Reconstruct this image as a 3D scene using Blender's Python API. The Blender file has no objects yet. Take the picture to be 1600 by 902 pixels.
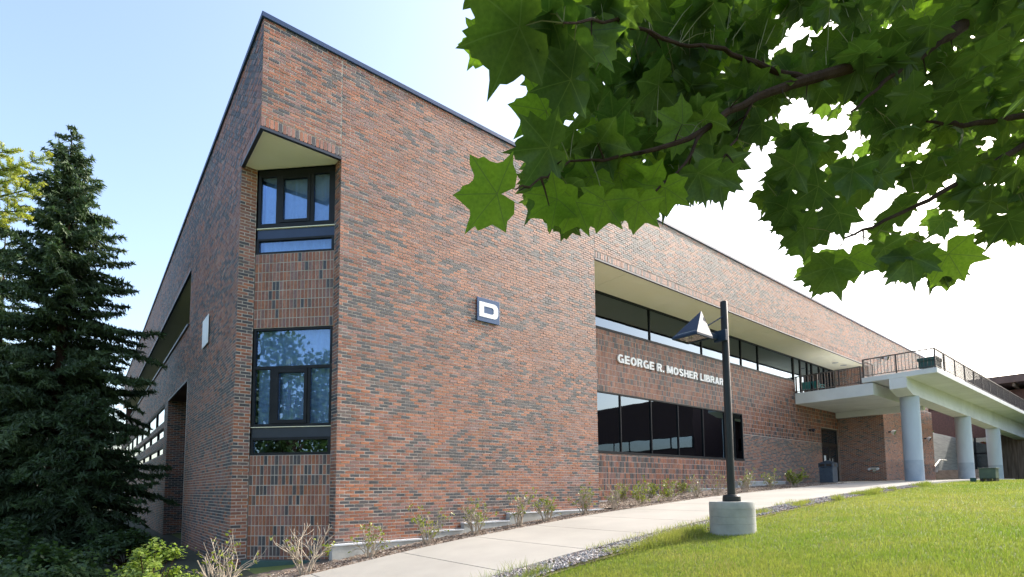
import bpy, math, random
import numpy as np
from mathutils import Vector, Matrix
random.seed(7); rng = np.random.default_rng(11)
S = bpy.context.scene; COL = S.collection
R = math.radians

# ------------------------------------------------------------------ camera
CAM = np.array([-2.3115, -10.252, 0.0]); FPX, CXP, CYP = 827.07, 800.0, 700.66
def cam_axes(yaw, pitch, roll):
    f = np.array([math.cos(yaw)*math.cos(pitch), math.sin(yaw)*math.cos(pitch), math.sin(pitch)])
    r = np.array([math.sin(yaw), -math.cos(yaw), 0.0]); u = np.cross(r, f)
    return (r*math.cos(roll)+u*math.sin(roll), -r*math.sin(roll)+u*math.cos(roll), f)
CR, CU, CF = cam_axes(0.889873, 0.0773553, -0.0085347)
cam = bpy.data.cameras.new('camera'); camo = bpy.data.objects.new('camera', cam); COL.objects.link(camo)
cam.sensor_width = 36; cam.lens = FPX/1600*36; cam.shift_y = (CYP-451)/1600; cam.clip_end = 3000; cam.clip_start = 0.05
camo.matrix_world = Matrix([[CR[i], CU[i], -CF[i], CAM[i]] for i in range(3)] + [[0, 0, 0, 1]])
S.camera = camo
def at(px, py, d):                       # point seen at a photo pixel, d metres along the view axis
    return CAM + d*(CF + (px-CXP)/FPX*CR + (CYP-py)/FPX*CU)
def proj(p):
    q = np.asarray(p, float) - CAM; z = q @ CF
    return np.stack([CXP + FPX*(q @ CR)/z, CYP - FPX*(q @ CU)/z, z], -1)

# ------------------------------------------------------------------ light
SUN_EL, SUN_AZ = R(36), R(-9)           # azimuth from +X towards -Y
SUN = np.array([math.cos(SUN_EL)*math.cos(SUN_AZ), math.cos(SUN_EL)*math.sin(SUN_AZ), math.sin(SUN_EL)])
w = bpy.data.worlds.new('World'); S.world = w; w.use_nodes = True
nt = w.node_tree; nt.nodes.clear()
sky = nt.nodes.new('ShaderNodeTexSky'); sky.sky_type = 'NISHITA'; sky.sun_disc = False
sky.sun_elevation = SUN_EL; sky.sun_rotation = math.atan2(SUN[0], SUN[1])
sky.air_density = 1.0; sky.dust_density = 3.2; sky.ozone_density = 0.35
bg = nt.nodes.new('ShaderNodeBackground'); bg.inputs[1].default_value = 0.15
wo = nt.nodes.new('ShaderNodeOutputWorld')
nt.links.new(sky.outputs[0], bg.inputs[0]); nt.links.new(bg.outputs[0], wo.inputs[0])
sl = bpy.data.lights.new('sun', 'SUN'); sl.energy = 2.05; sl.angle = R(0.5); sl.color = (1, 0.95, 0.87)
so = bpy.data.objects.new('sun', sl); COL.objects.link(so)
so.rotation_euler = Vector(SUN).to_track_quat('Z', 'Y').to_euler()
S.view_settings.view_transform = 'Standard'; S.view_settings.look = 'None'
S.view_settings.exposure = 1.6; S.view_settings.gamma = 1
S.cycles.max_bounces = 8; S.cycles.transparent_max_bounces = 12; S.cycles.use_denoising = True
S.cycles.sample_clamp_indirect = 6

# ------------------------------------------------------------------ materials
def new_mat(name):
    m = bpy.data.materials.new(name); m.use_nodes = True
    n = m.node_tree.nodes; return m, m.node_tree, n, n['Principled BSDF'], n['Material Output']
def node(t, kind, **kw):
    n = t.nodes.new(kind)
    for k, v in kw.items(): setattr(n, k, v)
    return n
def mix(t, fac, a, b, blend='MIX'):
    n = t.nodes.new('ShaderNodeMix'); n.data_type = 'RGBA'; n.blend_type = blend
    for i, v in ((0, fac), (6, a), (7, b)):
        if isinstance(v, bpy.types.NodeSocket): t.links.new(v, n.inputs[i])
        elif i == 0: n.inputs[0].default_value = v
        else: n.inputs[i].default_value = (*v, 1)
    return n.outputs[2]
def mth(t, op, a, b=None, c=None):
    n = t.nodes.new('ShaderNodeMath'); n.operation = op
    for i, v in enumerate((a, b, c)):
        if v is None: continue
        if isinstance(v, bpy.types.NodeSocket): t.links.new(v, n.inputs[i])
        else: n.inputs[i].default_value = v
    return n.outputs[0]
def ramp(t, x, lo, hi):
    n = t.nodes.new('ShaderNodeMapRange'); n.inputs[1].default_value = lo; n.inputs[2].default_value = hi
    t.links.new(x, n.inputs[0]); return n.outputs[0]
def noise(t, scale, detail=5, rough=.6, stretch=None, coord='Object'):
    tc = t.nodes.new('ShaderNodeTexCoord'); out = tc.outputs[coord]
    if stretch:
        mp = t.nodes.new('ShaderNodeMapping'); mp.inputs['Scale'].default_value = stretch
        t.links.new(out, mp.inputs[0]); out = mp.outputs[0]
    n = t.nodes.new('ShaderNodeTexNoise'); n.inputs['Scale'].default_value = scale
    n.inputs['Detail'].default_value = detail; n.inputs['Roughness'].default_value = rough
    t.links.new(out, n.inputs[0]); return n.outputs[0]
def pmat(name, c1, c2=None, scale=3, rough=.6, bump=0, bscale=40, spec=.5, metallic=0, stretch=None, lo=.35, hi=.65):
    m, t, n, p, o = new_mat(name)
    p.inputs['Roughness'].default_value = rough; p.inputs['Specular IOR Level'].default_value = spec
    p.inputs['Metallic'].default_value = metallic
    if c2:
        t.links.new(mix(t, ramp(t, noise(t, scale, stretch=stretch), lo, hi), c1, c2), p.inputs['Base Color'])
    else: p.inputs['Base Color'].default_value = (*c1, 1)
    if bump:
        b = t.nodes.new('ShaderNodeBump'); b.inputs['Strength'].default_value = bump; b.inputs['Distance'].default_value = .01
        t.links.new(noise(t, bscale, 6), b.inputs['Height']); t.links.new(b.outputs[0], p.inputs['Normal'])
    return m
def tint_mat(name, rough=.7, nscale=30, amount=.35, bump=.3, bscale=120, spec=.4, weather=0):
    m, t, n, p, o = new_mat(name)
    a = node(t, 'ShaderNodeAttribute', attribute_name='tint')
    k = ramp(t, noise(t, nscale, 4, coord='Object'), .3, .7)
    dark = mix(t, 1.0, a.outputs[0], (1-amount,)*3, 'MULTIPLY'); lite = mix(t, 1.0, a.outputs[0], (1+amount,)*3, 'MULTIPLY')
    out = mix(t, k, dark, lite)
    if weather:                                  # rain streaks and sooty patches, in place on the wall
        ge = t.nodes.new('ShaderNodeNewGeometry')
        for sc_, st_, lo, hi in ((1.0, (.55, .55, .10), .40, .66), (1.0, (.22, .22, .30), .42, .62)):
            mp = t.nodes.new('ShaderNodeMapping'); mp.inputs['Scale'].default_value = st_; t.links.new(ge.outputs['Position'], mp.inputs[0])
            nz = t.nodes.new('ShaderNodeTexNoise'); nz.inputs['Scale'].default_value = 3; nz.inputs['Detail'].default_value = 6; t.links.new(mp.outputs[0], nz.inputs[0])
            out = mix(t, mth(t, 'MULTIPLY', ramp(t, nz.outputs[0], lo, hi), weather), out, mix(t, 1.0, out, (.60, .62, .68), 'MULTIPLY'))
    t.links.new(out, p.inputs['Base Color'])
    p.inputs['Roughness'].default_value = rough; p.inputs['Specular IOR Level'].default_value = spec
    if bump:
        b = t.nodes.new('ShaderNodeBump'); b.inputs['Strength'].default_value = bump; b.inputs['Distance'].default_value = .004
        t.links.new(noise(t, bscale, 5), b.inputs['Height']); t.links.new(b.outputs[0], p.inputs['Normal'])
    return m
def leaf_mat(name, col, tcol, tfac=.4, rough=.45, tint=False, spec=.35):
    m, t, n, p, o = new_mat(name)
    p.inputs['Roughness'].default_value = rough; p.inputs['Specular IOR Level'].default_value = spec
    tr = t.nodes.new('ShaderNodeBsdfTranslucent'); mx = t.nodes.new('ShaderNodeMixShader'); mx.inputs[0].default_value = tfac
    if tint:
        a = node(t, 'ShaderNodeAttribute', attribute_name='tint')
        t.links.new(mix(t, 1.0, a.outputs[0], col, 'MULTIPLY'), p.inputs['Base Color'])
        t.links.new(mix(t, 1.0, a.outputs[0], tcol, 'MULTIPLY'), tr.inputs[0])
    else:
        k = ramp(t, noise(t, 9, 3), .35, .65)
        t.links.new(mix(t, k, tuple(c*.75 for c in col), tuple(c*1.25 for c in col)), p.inputs['Base Color'])
        t.links.new(mix(t, k, tuple(c*.8 for c in tcol), tcol), tr.inputs[0])
    t.links.new(p.outputs[0], mx.inputs[1]); t.links.new(tr.outputs[0], mx.inputs[2]); t.links.new(mx.outputs[0], o.inputs[0])
    return m
def glass_mat(name, tint, refl, see):
    m, t, n, p, o = new_mat(name); n.remove(p)
    tr = t.nodes.new('ShaderNodeBsdfTransparent'); tr.inputs[0].default_value = (*see, 1)
    gl = t.nodes.new('ShaderNodeBsdfGlossy'); gl.inputs['Roughness'].default_value = .015; gl.inputs[0].default_value = (*tint, 1)
    fr = t.nodes.new('ShaderNodeFresnel'); fr.inputs[0].default_value = 1.5
    k = mth(t, 'ADD', mth(t, 'MULTIPLY', fr.outputs[0], 1.0), refl)
    # the sheets of big panes are never quite flat
    b = t.nodes.new('ShaderNodeBump'); b.inputs['Strength'].default_value = .04; b.inputs['Distance'].default_value = .05
    t.links.new(noise(t, .9, 1), b.inputs['Height']); t.links.new(b.outputs[0], gl.inputs['Normal'])
    mx = t.nodes.new('ShaderNodeMixShader'); t.links.new(k, mx.inputs[0])
    t.links.new(tr.outputs[0], mx.inputs[1]); t.links.new(gl.outputs[0], mx.inputs[2]); t.links.new(mx.outputs[0], o.inputs[0])
    return m
M = {}
M['brick'] = tint_mat('fired_brick', rough=.55, nscale=24, amount=.36, bump=1.0, bscale=60, spec=.6, weather=.38)
M['mortar'] = pmat('mortar', (.40, .35, .30), (.50, .45, .40), scale=6, rough=.95, bump=.3)
M['soffit'] = pmat('cream_soffit', (.90, .87, .66), (.92, .90, .72), scale=.9, rough=.85, bump=.08, bscale=60)
M['trim'] = pmat('dark_blue_metal', (.020, .027, .042), (.027, .035, .055), scale=2, rough=.42, spec=.5)
M['coping'] = pmat('blue_coping_metal', (.020, .048, .12), (.026, .058, .15), scale=1.5, rough=.5, spec=.4)
M['navy'] = pmat('navy_panel', (.012, .028, .075), (.016, .036, .09), scale=3, rough=.4)
M['frame'] = pmat('black_anodised_frame', (.012, .014, .018), (.018, .02, .024), scale=4, rough=.45, spec=.2)
M['glass'] = glass_mat('office_glass', (.62, .78, 1.0), .075, (.74, .84, .96))
M['dark_glass'] = glass_mat('tinted_glass', (.68, .84, 1.0), .12, (.10, .10, .11))
M['bright_glass'] = glass_mat('mirror_glass', (.95, .97, 1.0), .55, (.2, .2, .22))
M['interior'] = pmat('dark_room', (.03, .03, .032), (.045, .043, .042), scale=2, rough=.9)
M['curtain'] = pmat('pale_curtain', (.62, .66, .70), (.74, .77, .80), scale=8, rough=.9)
M['concrete'] = pmat('pale_concrete', (.28, .285, .26), (.42, .42, .385), scale=1.6, rough=.85, bump=.25, bscale=35)
M['white_conc'] = pmat('painted_concrete', (.60, .61, .60), (.77, .78, .77), scale=.9, rough=.7, bump=.12, bscale=25, lo=.25, hi=.75)
M['column'] = pmat('grey_column_paint', (.42, .48, .54), (.50, .56, .62), scale=1.2, rough=.65, bump=.12, bscale=30, stretch=(1, 1, .25))
M['colbase'] = pmat('column_base_tone', (.30, .36, .43), (.38, .44, .50), scale=2.2, rough=.7, bump=.15, bscale=30)  # a darker blue-grey than the column above
M['footing'] = pmat('grey_footing', (.36, .37, .35), (.48, .49, .47), scale=3, rough=.85, bump=.25)
M['flashing'] = pmat('galvanised_flashing', (.62, .66, .70), (.72, .75, .78), scale=5, rough=.5, metallic=.2)
M['green_metal'] = pmat('green_painted_sill', (.03, .075, .07), (.045, .10, .09), scale=4, rough=.5)
M['walk'] = pmat('sidewalk_concrete', (.30, .285, .25), (.42, .395, .35), scale=.55, rough=.9, bump=.4, bscale=70, lo=.22, hi=.78)
M['mulch'] = pmat('mulch_soil', (.10, .075, .055), (.20, .155, .12), scale=14, rough=.95, bump=.9, bscale=40)
M['chips'] = tint_mat('wood_chips', rough=.9, amount=.2, bump=0)
M['stone'] = tint_mat('gravel_stone', rough=.85, amount=.2, bump=0)
M['lawn'] = pmat('lawn_ground', (.10, .14, .03), (.15, .18, .045), scale=1.3, rough=.95, bump=.8, bscale=60)
M['blade'] = leaf_mat('grass_blade', (1, 1, 1), (1.5, 1.6, .9), .38, .5, tint=True)
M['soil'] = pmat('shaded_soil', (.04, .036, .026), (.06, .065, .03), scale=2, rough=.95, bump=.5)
M['bark'] = pmat('dark_bark', (.024, .014, .009), (.046, .029, .019), scale=14, rough=.95, spec=.15, bump=.7, bscale=45, stretch=(1, 1, .4))
M['maple'] = None
M['needle'] = leaf_mat('spruce_needles', (1, 1, 1), (1.0, 1.2, .6), .18, .55, tint=True)
M['fir'] = leaf_mat('new_fir_needles', (1, 1, 1), (1.3, 1.4, .6), .4, .5, tint=True)
M['bushleaf'] = leaf_mat('bush_leaf', (1, 1, 1), (1.4, 1.5, .6), .35, .4, tint=True)
M['twig'] = pmat('pale_twig', (.30, .24, .18), (.44, .38, .30), scale=20, rough=.85)
M['lamp'] = pmat('blue_black_lamp_paint', (.022, .038, .068), (.028, .046, .08), scale=3, rough=.55, spec=.08)
M['bronze'] = pmat('bronze_pole_paint', (.020, .023, .022), (.028, .031, .03), scale=3, rough=.5, spec=.25)
M['lens'] = glass_mat('lamp_lens', (.95, .95, .9), .15, (.85, .85, .72))
M['reflector'] = pmat('lamp_reflector', (.7, .68, .58), (.8, .78, .66), scale=12, rough=.25, metallic=.8)
M['sign_blue'] = pmat('sign_blue', (.016, .060, .15), (.021, .072, .18), scale=2, rough=.35)
M['white'] = pmat('white_enamel', (.78, .79, .80), (.83, .83, .83), scale=4, rough=.4)
M['rail'] = pmat('dark_railing_paint', (.045, .036, .033), (.065, .052, .048), scale=5, rough=.5)
M['teal'] = pmat('teal_plastic', (.01, .13, .13), (.02, .19, .18), scale=4, rough=.45)
M['dkgreen'] = pmat('dark_green_plastic', (.008, .05, .045), (.014, .075, .065), scale=4, rough=.5)
M['util'] = pmat('olive_utility_paint', (.06, .095, .065), (.08, .12, .085), scale=3, rough=.5)
M['bin'] = pmat('slate_bin_paint', (.04, .06, .085), (.055, .08, .11), scale=6, rough=.55, bump=.1)
M['wood'] = pmat('weathered_planks', (.085, .058, .042), (.20, .15, .115), scale=2.5, rough=.9, bump=.3, stretch=(3, 3, .25))
M['brown'] = pmat('brown_fascia', (.10, .06, .05), (.14, .085, .07), scale=2, rough=.7)
M['brickfar'] = pmat('far_brown_brick', (.085, .042, .038), (.13, .065, .055), scale=9, rough=.85, bump=.4, bscale=30)
M['ret'] = pmat('board_formed_concrete', (.25, .25, .25), (.36, .36, .355), scale=2.4, rough=.9, bump=.4, bscale=20, stretch=(.3, .3, 4))
M['door'] = pmat('brown_door', (.022, .017, .015), (.032, .024, .02), scale=4, rough=.4)
M['steel'] = pmat('handrail_steel', (.55, .52, .46), (.62, .60, .55), scale=5, rough=.4, metallic=.3)
M['step'] = pmat('brown_step_concrete', (.26, .20, .16), (.36, .29, .24), scale=4, rough=.9, bump=.3)

# ------------------------------------------------------------------ object helpers
def wloc(o):
    v = np.zeros(3)
    while o is not None: v = v + np.array(o.location); o = o.parent
    return v
def link(o, parent=None):
    COL.objects.link(o)
    if parent is not None: o.parent = parent
    return o
def raw_mesh(name, V, F, mat, smooth=False):
    me = bpy.data.meshes.new(name); me.from_pydata([tuple(v) for v in V], [], F); me.update()
    if mat is not None: me.materials.append(mat)
    if smooth: me.polygons.foreach_set('use_smooth', [True]*len(me.polygons))
    return me
def np_mesh(name, V, F, mat, tint=None, uv=None, smooth=False):
    """V (n,3), F (m,k) constant k; tint (m,3) per face."""
    V = np.ascontiguousarray(V, np.float32); F = np.ascontiguousarray(F, np.int32); m, k = F.shape
    me = bpy.data.meshes.new(name); me.vertices.add(len(V)); me.vertices.foreach_set('co', V.ravel())
    me.loops.add(m*k); me.loops.foreach_set('vertex_index', F.ravel())
    me.polygons.add(m); me.polygons.foreach_set('loop_start', np.arange(0, m*k, k, dtype=np.int32))
    me.polygons.foreach_set('loop_total', np.full(m, k, np.int32)); me.polygons.foreach_set('use_smooth', np.full(m, smooth))
    me.update(calc_edges=True)
    if tint is not None:
        a = me.attributes.new('tint', 'FLOAT_COLOR', 'FACE')
        a.data.foreach_set('color', np.concatenate([tint, np.ones((m, 1))], 1).astype(np.float32).ravel())
    if uv is not None:
        l = me.uv_layers.new(name='leaf'); l.data.foreach_set('uv', uv[F.ravel()].astype(np.float32).ravel())
    me.materials.append(mat); return me
def thing(name, label, cat, loc=(0, 0, 0), rz=0, group=None):
    o = bpy.data.objects.new(name, None); o.empty_display_size = .2; link(o)
    o.location = loc; o.rotation_euler = (0, 0, rz); return tag(o, label, cat, group)
def tag(o, label=None, cat=None, group=None, kind=None):
    if label: o['label'] = label
    if cat: o['category'] = cat
    if group: o['group'] = group
    if kind: o['kind'] = kind
    return o
def put(name, me, parent=None, local=False, kind=None):
    """mesh in world coordinates -> object; re-based on its parent's place"""
    o = bpy.data.objects.new(name, me); link(o, parent)
    if parent is not None and not local:
        me.transform(Matrix.Translation(-Vector(wloc(parent))))
    if kind: o['kind'] = kind
    return o
class MB:
    def __init__(s): s.V = []; s.F = []
    def quad(s, a, b, c, d):
        n = len(s.V); s.V += [a, b, c, d]; s.F.append((n, n+1, n+2, n+3))
    def box(s, x0, x1, y0, y1, z0, z1):
        n = len(s.V)
        s.V += [(x, y, z) for z in (z0, z1) for x, y in ((x0, y0), (x1, y0), (x1, y1), (x0, y1))]
        s.F += [tuple(n+i for i in f) for f in ((3, 2, 1, 0), (4, 5, 6, 7), (0, 1, 5, 4), (1, 2, 6, 5), (2, 3, 7, 6), (3, 0, 4, 7))]
        return s
    def obox(s, O, U, N, u0, u1, z0, z1, n0, n1):
        n = len(s.V); O = np.array(O, float); U = np.array(U, float); N = np.array(N, float)
        for z in (z0, z1):
            for u, k in ((u0, n1), (u1, n1), (u1, n0), (u0, n0)):
                p = O + U*u + N*k; s.V.append((p[0], p[1], z))
        s.F += [tuple(n+i for i in f) for f in ((3, 2, 1, 0), (4, 5, 6, 7), (0, 1, 5, 4), (1, 2, 6, 5), (2, 3, 7, 6), (3, 0, 4, 7))]
        return s
    def prism(s, pts, z0, z1):
        n = len(s.V); k = len(pts)
        z0s = z0 if hasattr(z0, '__len__') else [z0]*k; z1s = z1 if hasattr(z1, '__len__') else [z1]*k
        s.V += [(p[0], p[1], z) for p, z in zip(pts, z0s)] + [(p[0], p[1], z) for p, z in zip(pts, z1s)]
        s.F.append(tuple(n+i for i in reversed(range(k)))); s.F.append(tuple(n+k+i for i in range(k)))
        for i in range(k): j = (i+1) % k; s.F.append((n+i, n+j, n+k+j, n+k+i))
        return s
    def tube(s, pts, rad, sides=8, cap=True):
        pts = [np.array(p, float) for p in pts]; n = len(s.V)
        if not hasattr(rad, '__len__'): rad = [rad]*len(pts)
        for i, p in enumerate(pts):
            d = pts[min(i+1, len(pts)-1)] - pts[max(i-1, 0)]; d /= np.linalg.norm(d)+1e-9
            a = np.cross(d, (0, 0, 1) if abs(d[2]) < .9 else (1, 0, 0)); a /= np.linalg.norm(a); b = np.cross(d, a)
            for k in range(sides):
                t = 2*math.pi*k/sides; s.V.append(tuple(p + rad[i]*(math.cos(t)*a + math.sin(t)*b)))
        for i in range(len(pts)-1):
            for k in range(sides):
                q = (k+1) % sides; s.F.append((n+i*sides+k, n+(i+1)*sides+k, n+(i+1)*sides+q, n+i*sides+q))
        if cap:
            s.F.append(tuple(n+k for k in range(sides))); e = n+(len(pts)-1)*sides
            s.F.append(tuple(e+k for k in reversed(range(sides))))
        return s
    def lathe(s, prof, c=(0, 0), sides=32):
        n = len(s.V)
        for r, z in prof:
            for k in range(sides):
                t = 2*math.pi*k/sides; s.V.append((c[0]+r*math.cos(t), c[1]+r*math.sin(t), z))
        for i in range(len(prof)-1):
            for k in range(sides):
                q = (k+1) % sides; s.F.append((n+i*sides+k, n+i*sides+q, n+(i+1)*sides+q, n+(i+1)*sides+k))
        s.F.append(tuple(n+k for k in reversed(range(sides)))); e = n+(len(prof)-1)*sides; s.F.append(tuple(e+k for k in range(sides)))
        return s
    def obj(s, name, mat, parent=None, local=False, smooth=False, bevel=0, kind=None):
        me = raw_mesh(name, s.V, s.F, mat, smooth); o = put(name, me, parent, local, kind)
        if smooth:
            try: me.set_sharp_from_angle(angle=R(35))
            except Exception: pass
        if bevel:
            b = o.modifiers.new('bevel', 'BEVEL'); b.width = bevel; b.segments = 2; b.limit_method = 'ANGLE'
        return o

# ------------------------------------------------------------------ ground profile (rises along +X)
GX = np.array([-200, -30, -10, -3, .9, 2.3, 3.6, 5.3, 7.8, 10.4, 13, 17.5, 23, 29.3, 36, 60, 260.])
GZ = np.array([-6, -3.9, -2.45, -1.86, -1.42, -1.21, -1.05, -.90, -.67, -.50, -.33, -.13, .08, .235, .33, .45, .6])
_xs = np.arange(-200, 260, .05); _k = np.exp(-.5*(np.arange(-60, 61)*.05/.8)**2); _k /= _k.sum()
_zs = np.convolve(np.pad(np.interp(_xs, GX, GZ), 60, mode='edge'), _k, 'valid')
def g(x): return np.interp(x, _xs, _zs)
def sheet(name, x0, x1, y0, y1, nx, ny, mat, dz=0, kind='structure', skirt=0, parent=None):
    xs = np.linspace(x0, x1, nx); ys = np.linspace(y0, y1, ny)
    X, Y = np.meshgrid(xs, ys, indexing='ij'); V = np.stack([X.ravel(), Y.ravel(), g(X.ravel())+dz], 1)
    i, j = np.meshgrid(np.arange(nx-1), np.arange(ny-1), indexing='ij'); a = (i*ny+j).ravel()
    F = np.stack([a, a+ny, a+ny+1, a+1], 1)
    return put(name, np_mesh(name, V, F, mat, smooth=True), parent, kind=kind)

# ------------------------------------------------------------------ ground, pavement
tag(sheet('lawn', -200, 260, -150, 160, 920, 40, M['lawn'], -.03), kind='structure')
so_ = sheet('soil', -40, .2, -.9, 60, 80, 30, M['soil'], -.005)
def bumpy(name, x0, x1, y0, y1, nx, ny, mat, amp, dz):
    xs = np.linspace(x0, x1, nx); ys = np.linspace(y0, y1, ny); X, Y = np.meshgrid(xs, ys, indexing='ij')
    n = rng.normal(0, 1, X.shape)
    for _ in range(2): n = (n + np.roll(n, 1, 0) + np.roll(n, -1, 0) + np.roll(n, 1, 1) + np.roll(n, -1, 1))/2.6
    e = np.minimum(1, np.minimum(Y-y0, y1-Y+.3)/.18).clip(0)
    V = np.stack([X.ravel(), Y.ravel(), (g(X)+dz+(amp*n)*e).ravel()], 1)
    i, j = np.meshgrid(np.arange(nx-1), np.arange(ny-1), indexing='ij'); a = (i*ny+j).ravel()
    return put(name, np_mesh(name, V, np.stack([a, a+ny, a+ny+1, a+1], 1), mat, smooth=True), kind='structure')
bumpy('mulch_bed', -1.2, 9.25, -1.02, .3, 260, 34, M['mulch'], .012, -.012)
bumpy('mulch_bed', 9.25, 26.3, -1.02, 1.72, 260, 50, M['mulch'], .012, .012)
sheet('gravel_strip', 1.0, 22.5, -4.85, -4.19, 120, 6, M['mulch'], -.012)

sw = tag(put('sidewalk', raw_mesh('sidewalk', *(lambda mb: (mb.V, mb.F))(MB().prism([(-3, -4.15), (40, -4.15), (40, -1.05), (-3, -1.05)], [g(-3)-.35, g(40)-.35, g(40)-.35, g(-3)-.35], [g(-3)-.3, g(40)-.3, g(40)-.3, g(-3)-.3])), M['walk'])), kind='structure')
def slab(x0, x1, y0, y1):
    n = max(2, int((x1-x0)/.3)); m = MB(); xs = np.linspace(x0, x1, n)
    for a, b in zip(xs[:-1], xs[1:]):                      # follows the hill
        m.quad((a, y0, g(a)+.022), (b, y0, g(b)+.022), (b, y1, g(b)+.022), (a, y1, g(a)+.022))
        m.quad((a, y0, g(a)-.09), (b, y0, g(b)-.09), (b, y0, g(b)+.022), (a, y0, g(a)+.022))
        m.quad((b, y1, g(b)-.09), (a, y1, g(a)-.09), (a, y1, g(a)+.022), (b, y1, g(b)+.022))
    for x, s in ((x0, 1), (x1, -1)):
        q = [(x, y1, g(x)-.09), (x, y0, g(x)-.09), (x, y0, g(x)+.022), (x, y1, g(x)+.022)]
        m.quad(*(q if s > 0 else q[::-1]))
    return m.obj('paving_slab', M['walk'], sw)
x = -2.62
while x < 42:
    L = 1.69 if x < 6.5 else 1.72
    if x < 23: slab(x+.011, x+L-.011, -4.2, -1.0)
    elif x+L < 26.4: slab(x+.006, x+L-.006, -4.2, -.2)
    elif x+L < 32.2: slab(x+.006, x+L-.006, -4.2, -1.35); slab(x+.006, x+L-.006, -1.338, 1.68)
    else: slab(x+.006, x+L-.006, -4.2, -.58)
    x += L

# ------------------------------------------------------------------ the library building
ZS, ZT, T, RY = 6.845, 9.0, .32, 1.725        # soffit, top of brick, wall thickness, depth of the recess
NO, NI = 1.54, .32
D0 = np.array([NI, NO, 0.]); DU = np.array([1, -1, 0])/math.sqrt(2); DN = np.array([-1, -1, 0])/math.sqrt(2); DL = (NO-NI)*math.sqrt(2)
lib = thing('library_building', 'long two storey library of red and charcoal brick with a cut away corner', 'building', (0, 0, float(g(0))))
BK = .006                                      # mortar lies this far behind the brick faces
def wall(*boxes, label=None):
    m = MB()
    for b in boxes: m.box(*b)
    return m.obj('brick_wall', M['mortar'], lib)
w_right = wall((NO+BK, 9.2-BK, BK, T, -1.9, ZS+.029), label=None)
w_return = wall((8.9, 9.2-BK, T, RY+.2, -1.9, ZS))
w_band = wall((BK, 43.7, BK, T, ZS+.03, ZT))
w_lband = wall((BK, T, T, 43, ZS+.03, ZT))
w_left = wall((BK, T-BK, NO+BK, 8.1-BK, -2.6, ZS), (BK, T-BK, 8.1-BK, 12.6+BK, 3.37+.02, 5.03))
w_left2 = wall((BK, T-BK, 12.6+BK, 13.7, -3.2, 5.03), (BK, T-BK, 13.7, 42.9, 3.39, 5.03), (BK, T-BK, 13.7, 42.9, 2.5, 2.68), (BK, T-BK, 13.7, 42.9, 1.77, 2.08), (BK, T-BK, 13.7, 42.9, -4, 1.42))
w_jamb = wall((T, 3.2, 12.6+BK, 12.9, -2.6, 3.37), (2.9, 3.2, 7.9, 12.6, -2.6, 3.37), (T, 3.2, 7.7, 7.95, -2.6, 3.37))
WX0, WX1, WZ0, WZ1, UZ0 = 9.2, 20.93, 1.19, 3.335, 5.49
w_recess = wall((9.2, WX1, RY+BK, RY+.3, -1.2, WZ0), (WX1, 29.6, RY+BK, RY+.3, -1.2, WZ1), (29.6, 32.2, RY+BK, RY+.3, 3.3, WZ1), (31.95, 32.2, RY+BK, RY+.3, 0, 3.3), (9.2, 26.5, RY+BK, RY+.3, WZ1, UZ0), (26.5, 32.2, RY+BK, RY+.3, WZ1, 4.88))
w_block = wall((32.15+BK, 42, -.54+BK, -.2, -.2, 4.9), (32.15+BK, 32.5, -.2, RY+.3, -.2, 4.31), (32.15+BK, 32.5, T, RY+.3, 4.31, ZS), (32.15+BK, 43.7, BK, T, 4.31, ZS+.03), (41.7, 42, -.2, T, -.2, 4.9), (43.4, 43.69, T, 43, -.2, ZT))
MB().box(.3, 43.4, .3, 43, 8.9, 8.96).obj('roof', M['footing'], lib)
MB().box(.2, 43.6, 42.7, 43, -4.5, ZS).obj('rear_wall', M['brickfar'], lib)
core = MB().box(3.3, 43, 4.6, 42, -2.5, 8.8); core.box(T+.02, 3.25, 2.6, 7.6, 3.38, 4.9); core.box(1.9, 3.3, 8.1, 42, 3.4, ZS)
core.obj('interior_backing', M['interior'], lib)  # solid dark core added inside, unseen, to stop light leaking to the windows
def diag_box(m, u0, u1, z0, z1, n0, n1): return m.obox(D0, DU, DN, u0, u1, z0, z1, n0, n1)
w_diag, w_diag2 = [diag_box(MB(), 0, DL, z0, z1, -.3, -BK).obj('brick_wall', M['mortar'], lib) for z0, z1 in ((-1.42, .735), (3.39, 4.98))]

# --- bricks: every brick is its own box; the largest in view are objects, the rest one mesh per bond
gridn = rng.random((64, 64, 64))
def lown(a, b, c):
    a = np.asarray(a) % 63; b = np.asarray(b) % 63; i = a.astype(int); j = b.astype(int); fa = a-i; fb = b-j
    G = gridn[c]; return (G[i, j]*(1-fa)*(1-fb)+G[i+1, j]*fa*(1-fb)+G[i, j+1]*(1-fa)*fb+G[i+1, j+1]*fa*fb)
REDS = np.array([[.335, .118, .052], [.285, .096, .046], [.35, .140, .078], [.235, .086, .052], [.29, .125, .082], [.24, .120, .100]])
DARK = np.array([[.055, .050, .054], [.078, .066, .068], [.120, .082, .072], [.046, .045, .052]])
def tints(u, z, seed, pd):
    n = len(u); k = lown(u*.7+7, z*3.6+3, seed)*.6 + lown(u*.16, z*.5, seed+1)*.4
    dark = rng.random(n) < np.clip(pd*(3.4*k-.85), 0.02, .9)
    t = REDS[rng.integers(0, len(REDS), n)]*rng.uniform(.82, 1.16, (n, 1))
    t[dark] = (DARK[rng.integers(0, len(DARK), n)]*rng.uniform(.85, 1.25, (n, 1)))[dark]
    return t
BR = {'brick': [], 'soldier_brick': []}
LQ, PQ, JT = .203, .0667, .011
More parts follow.
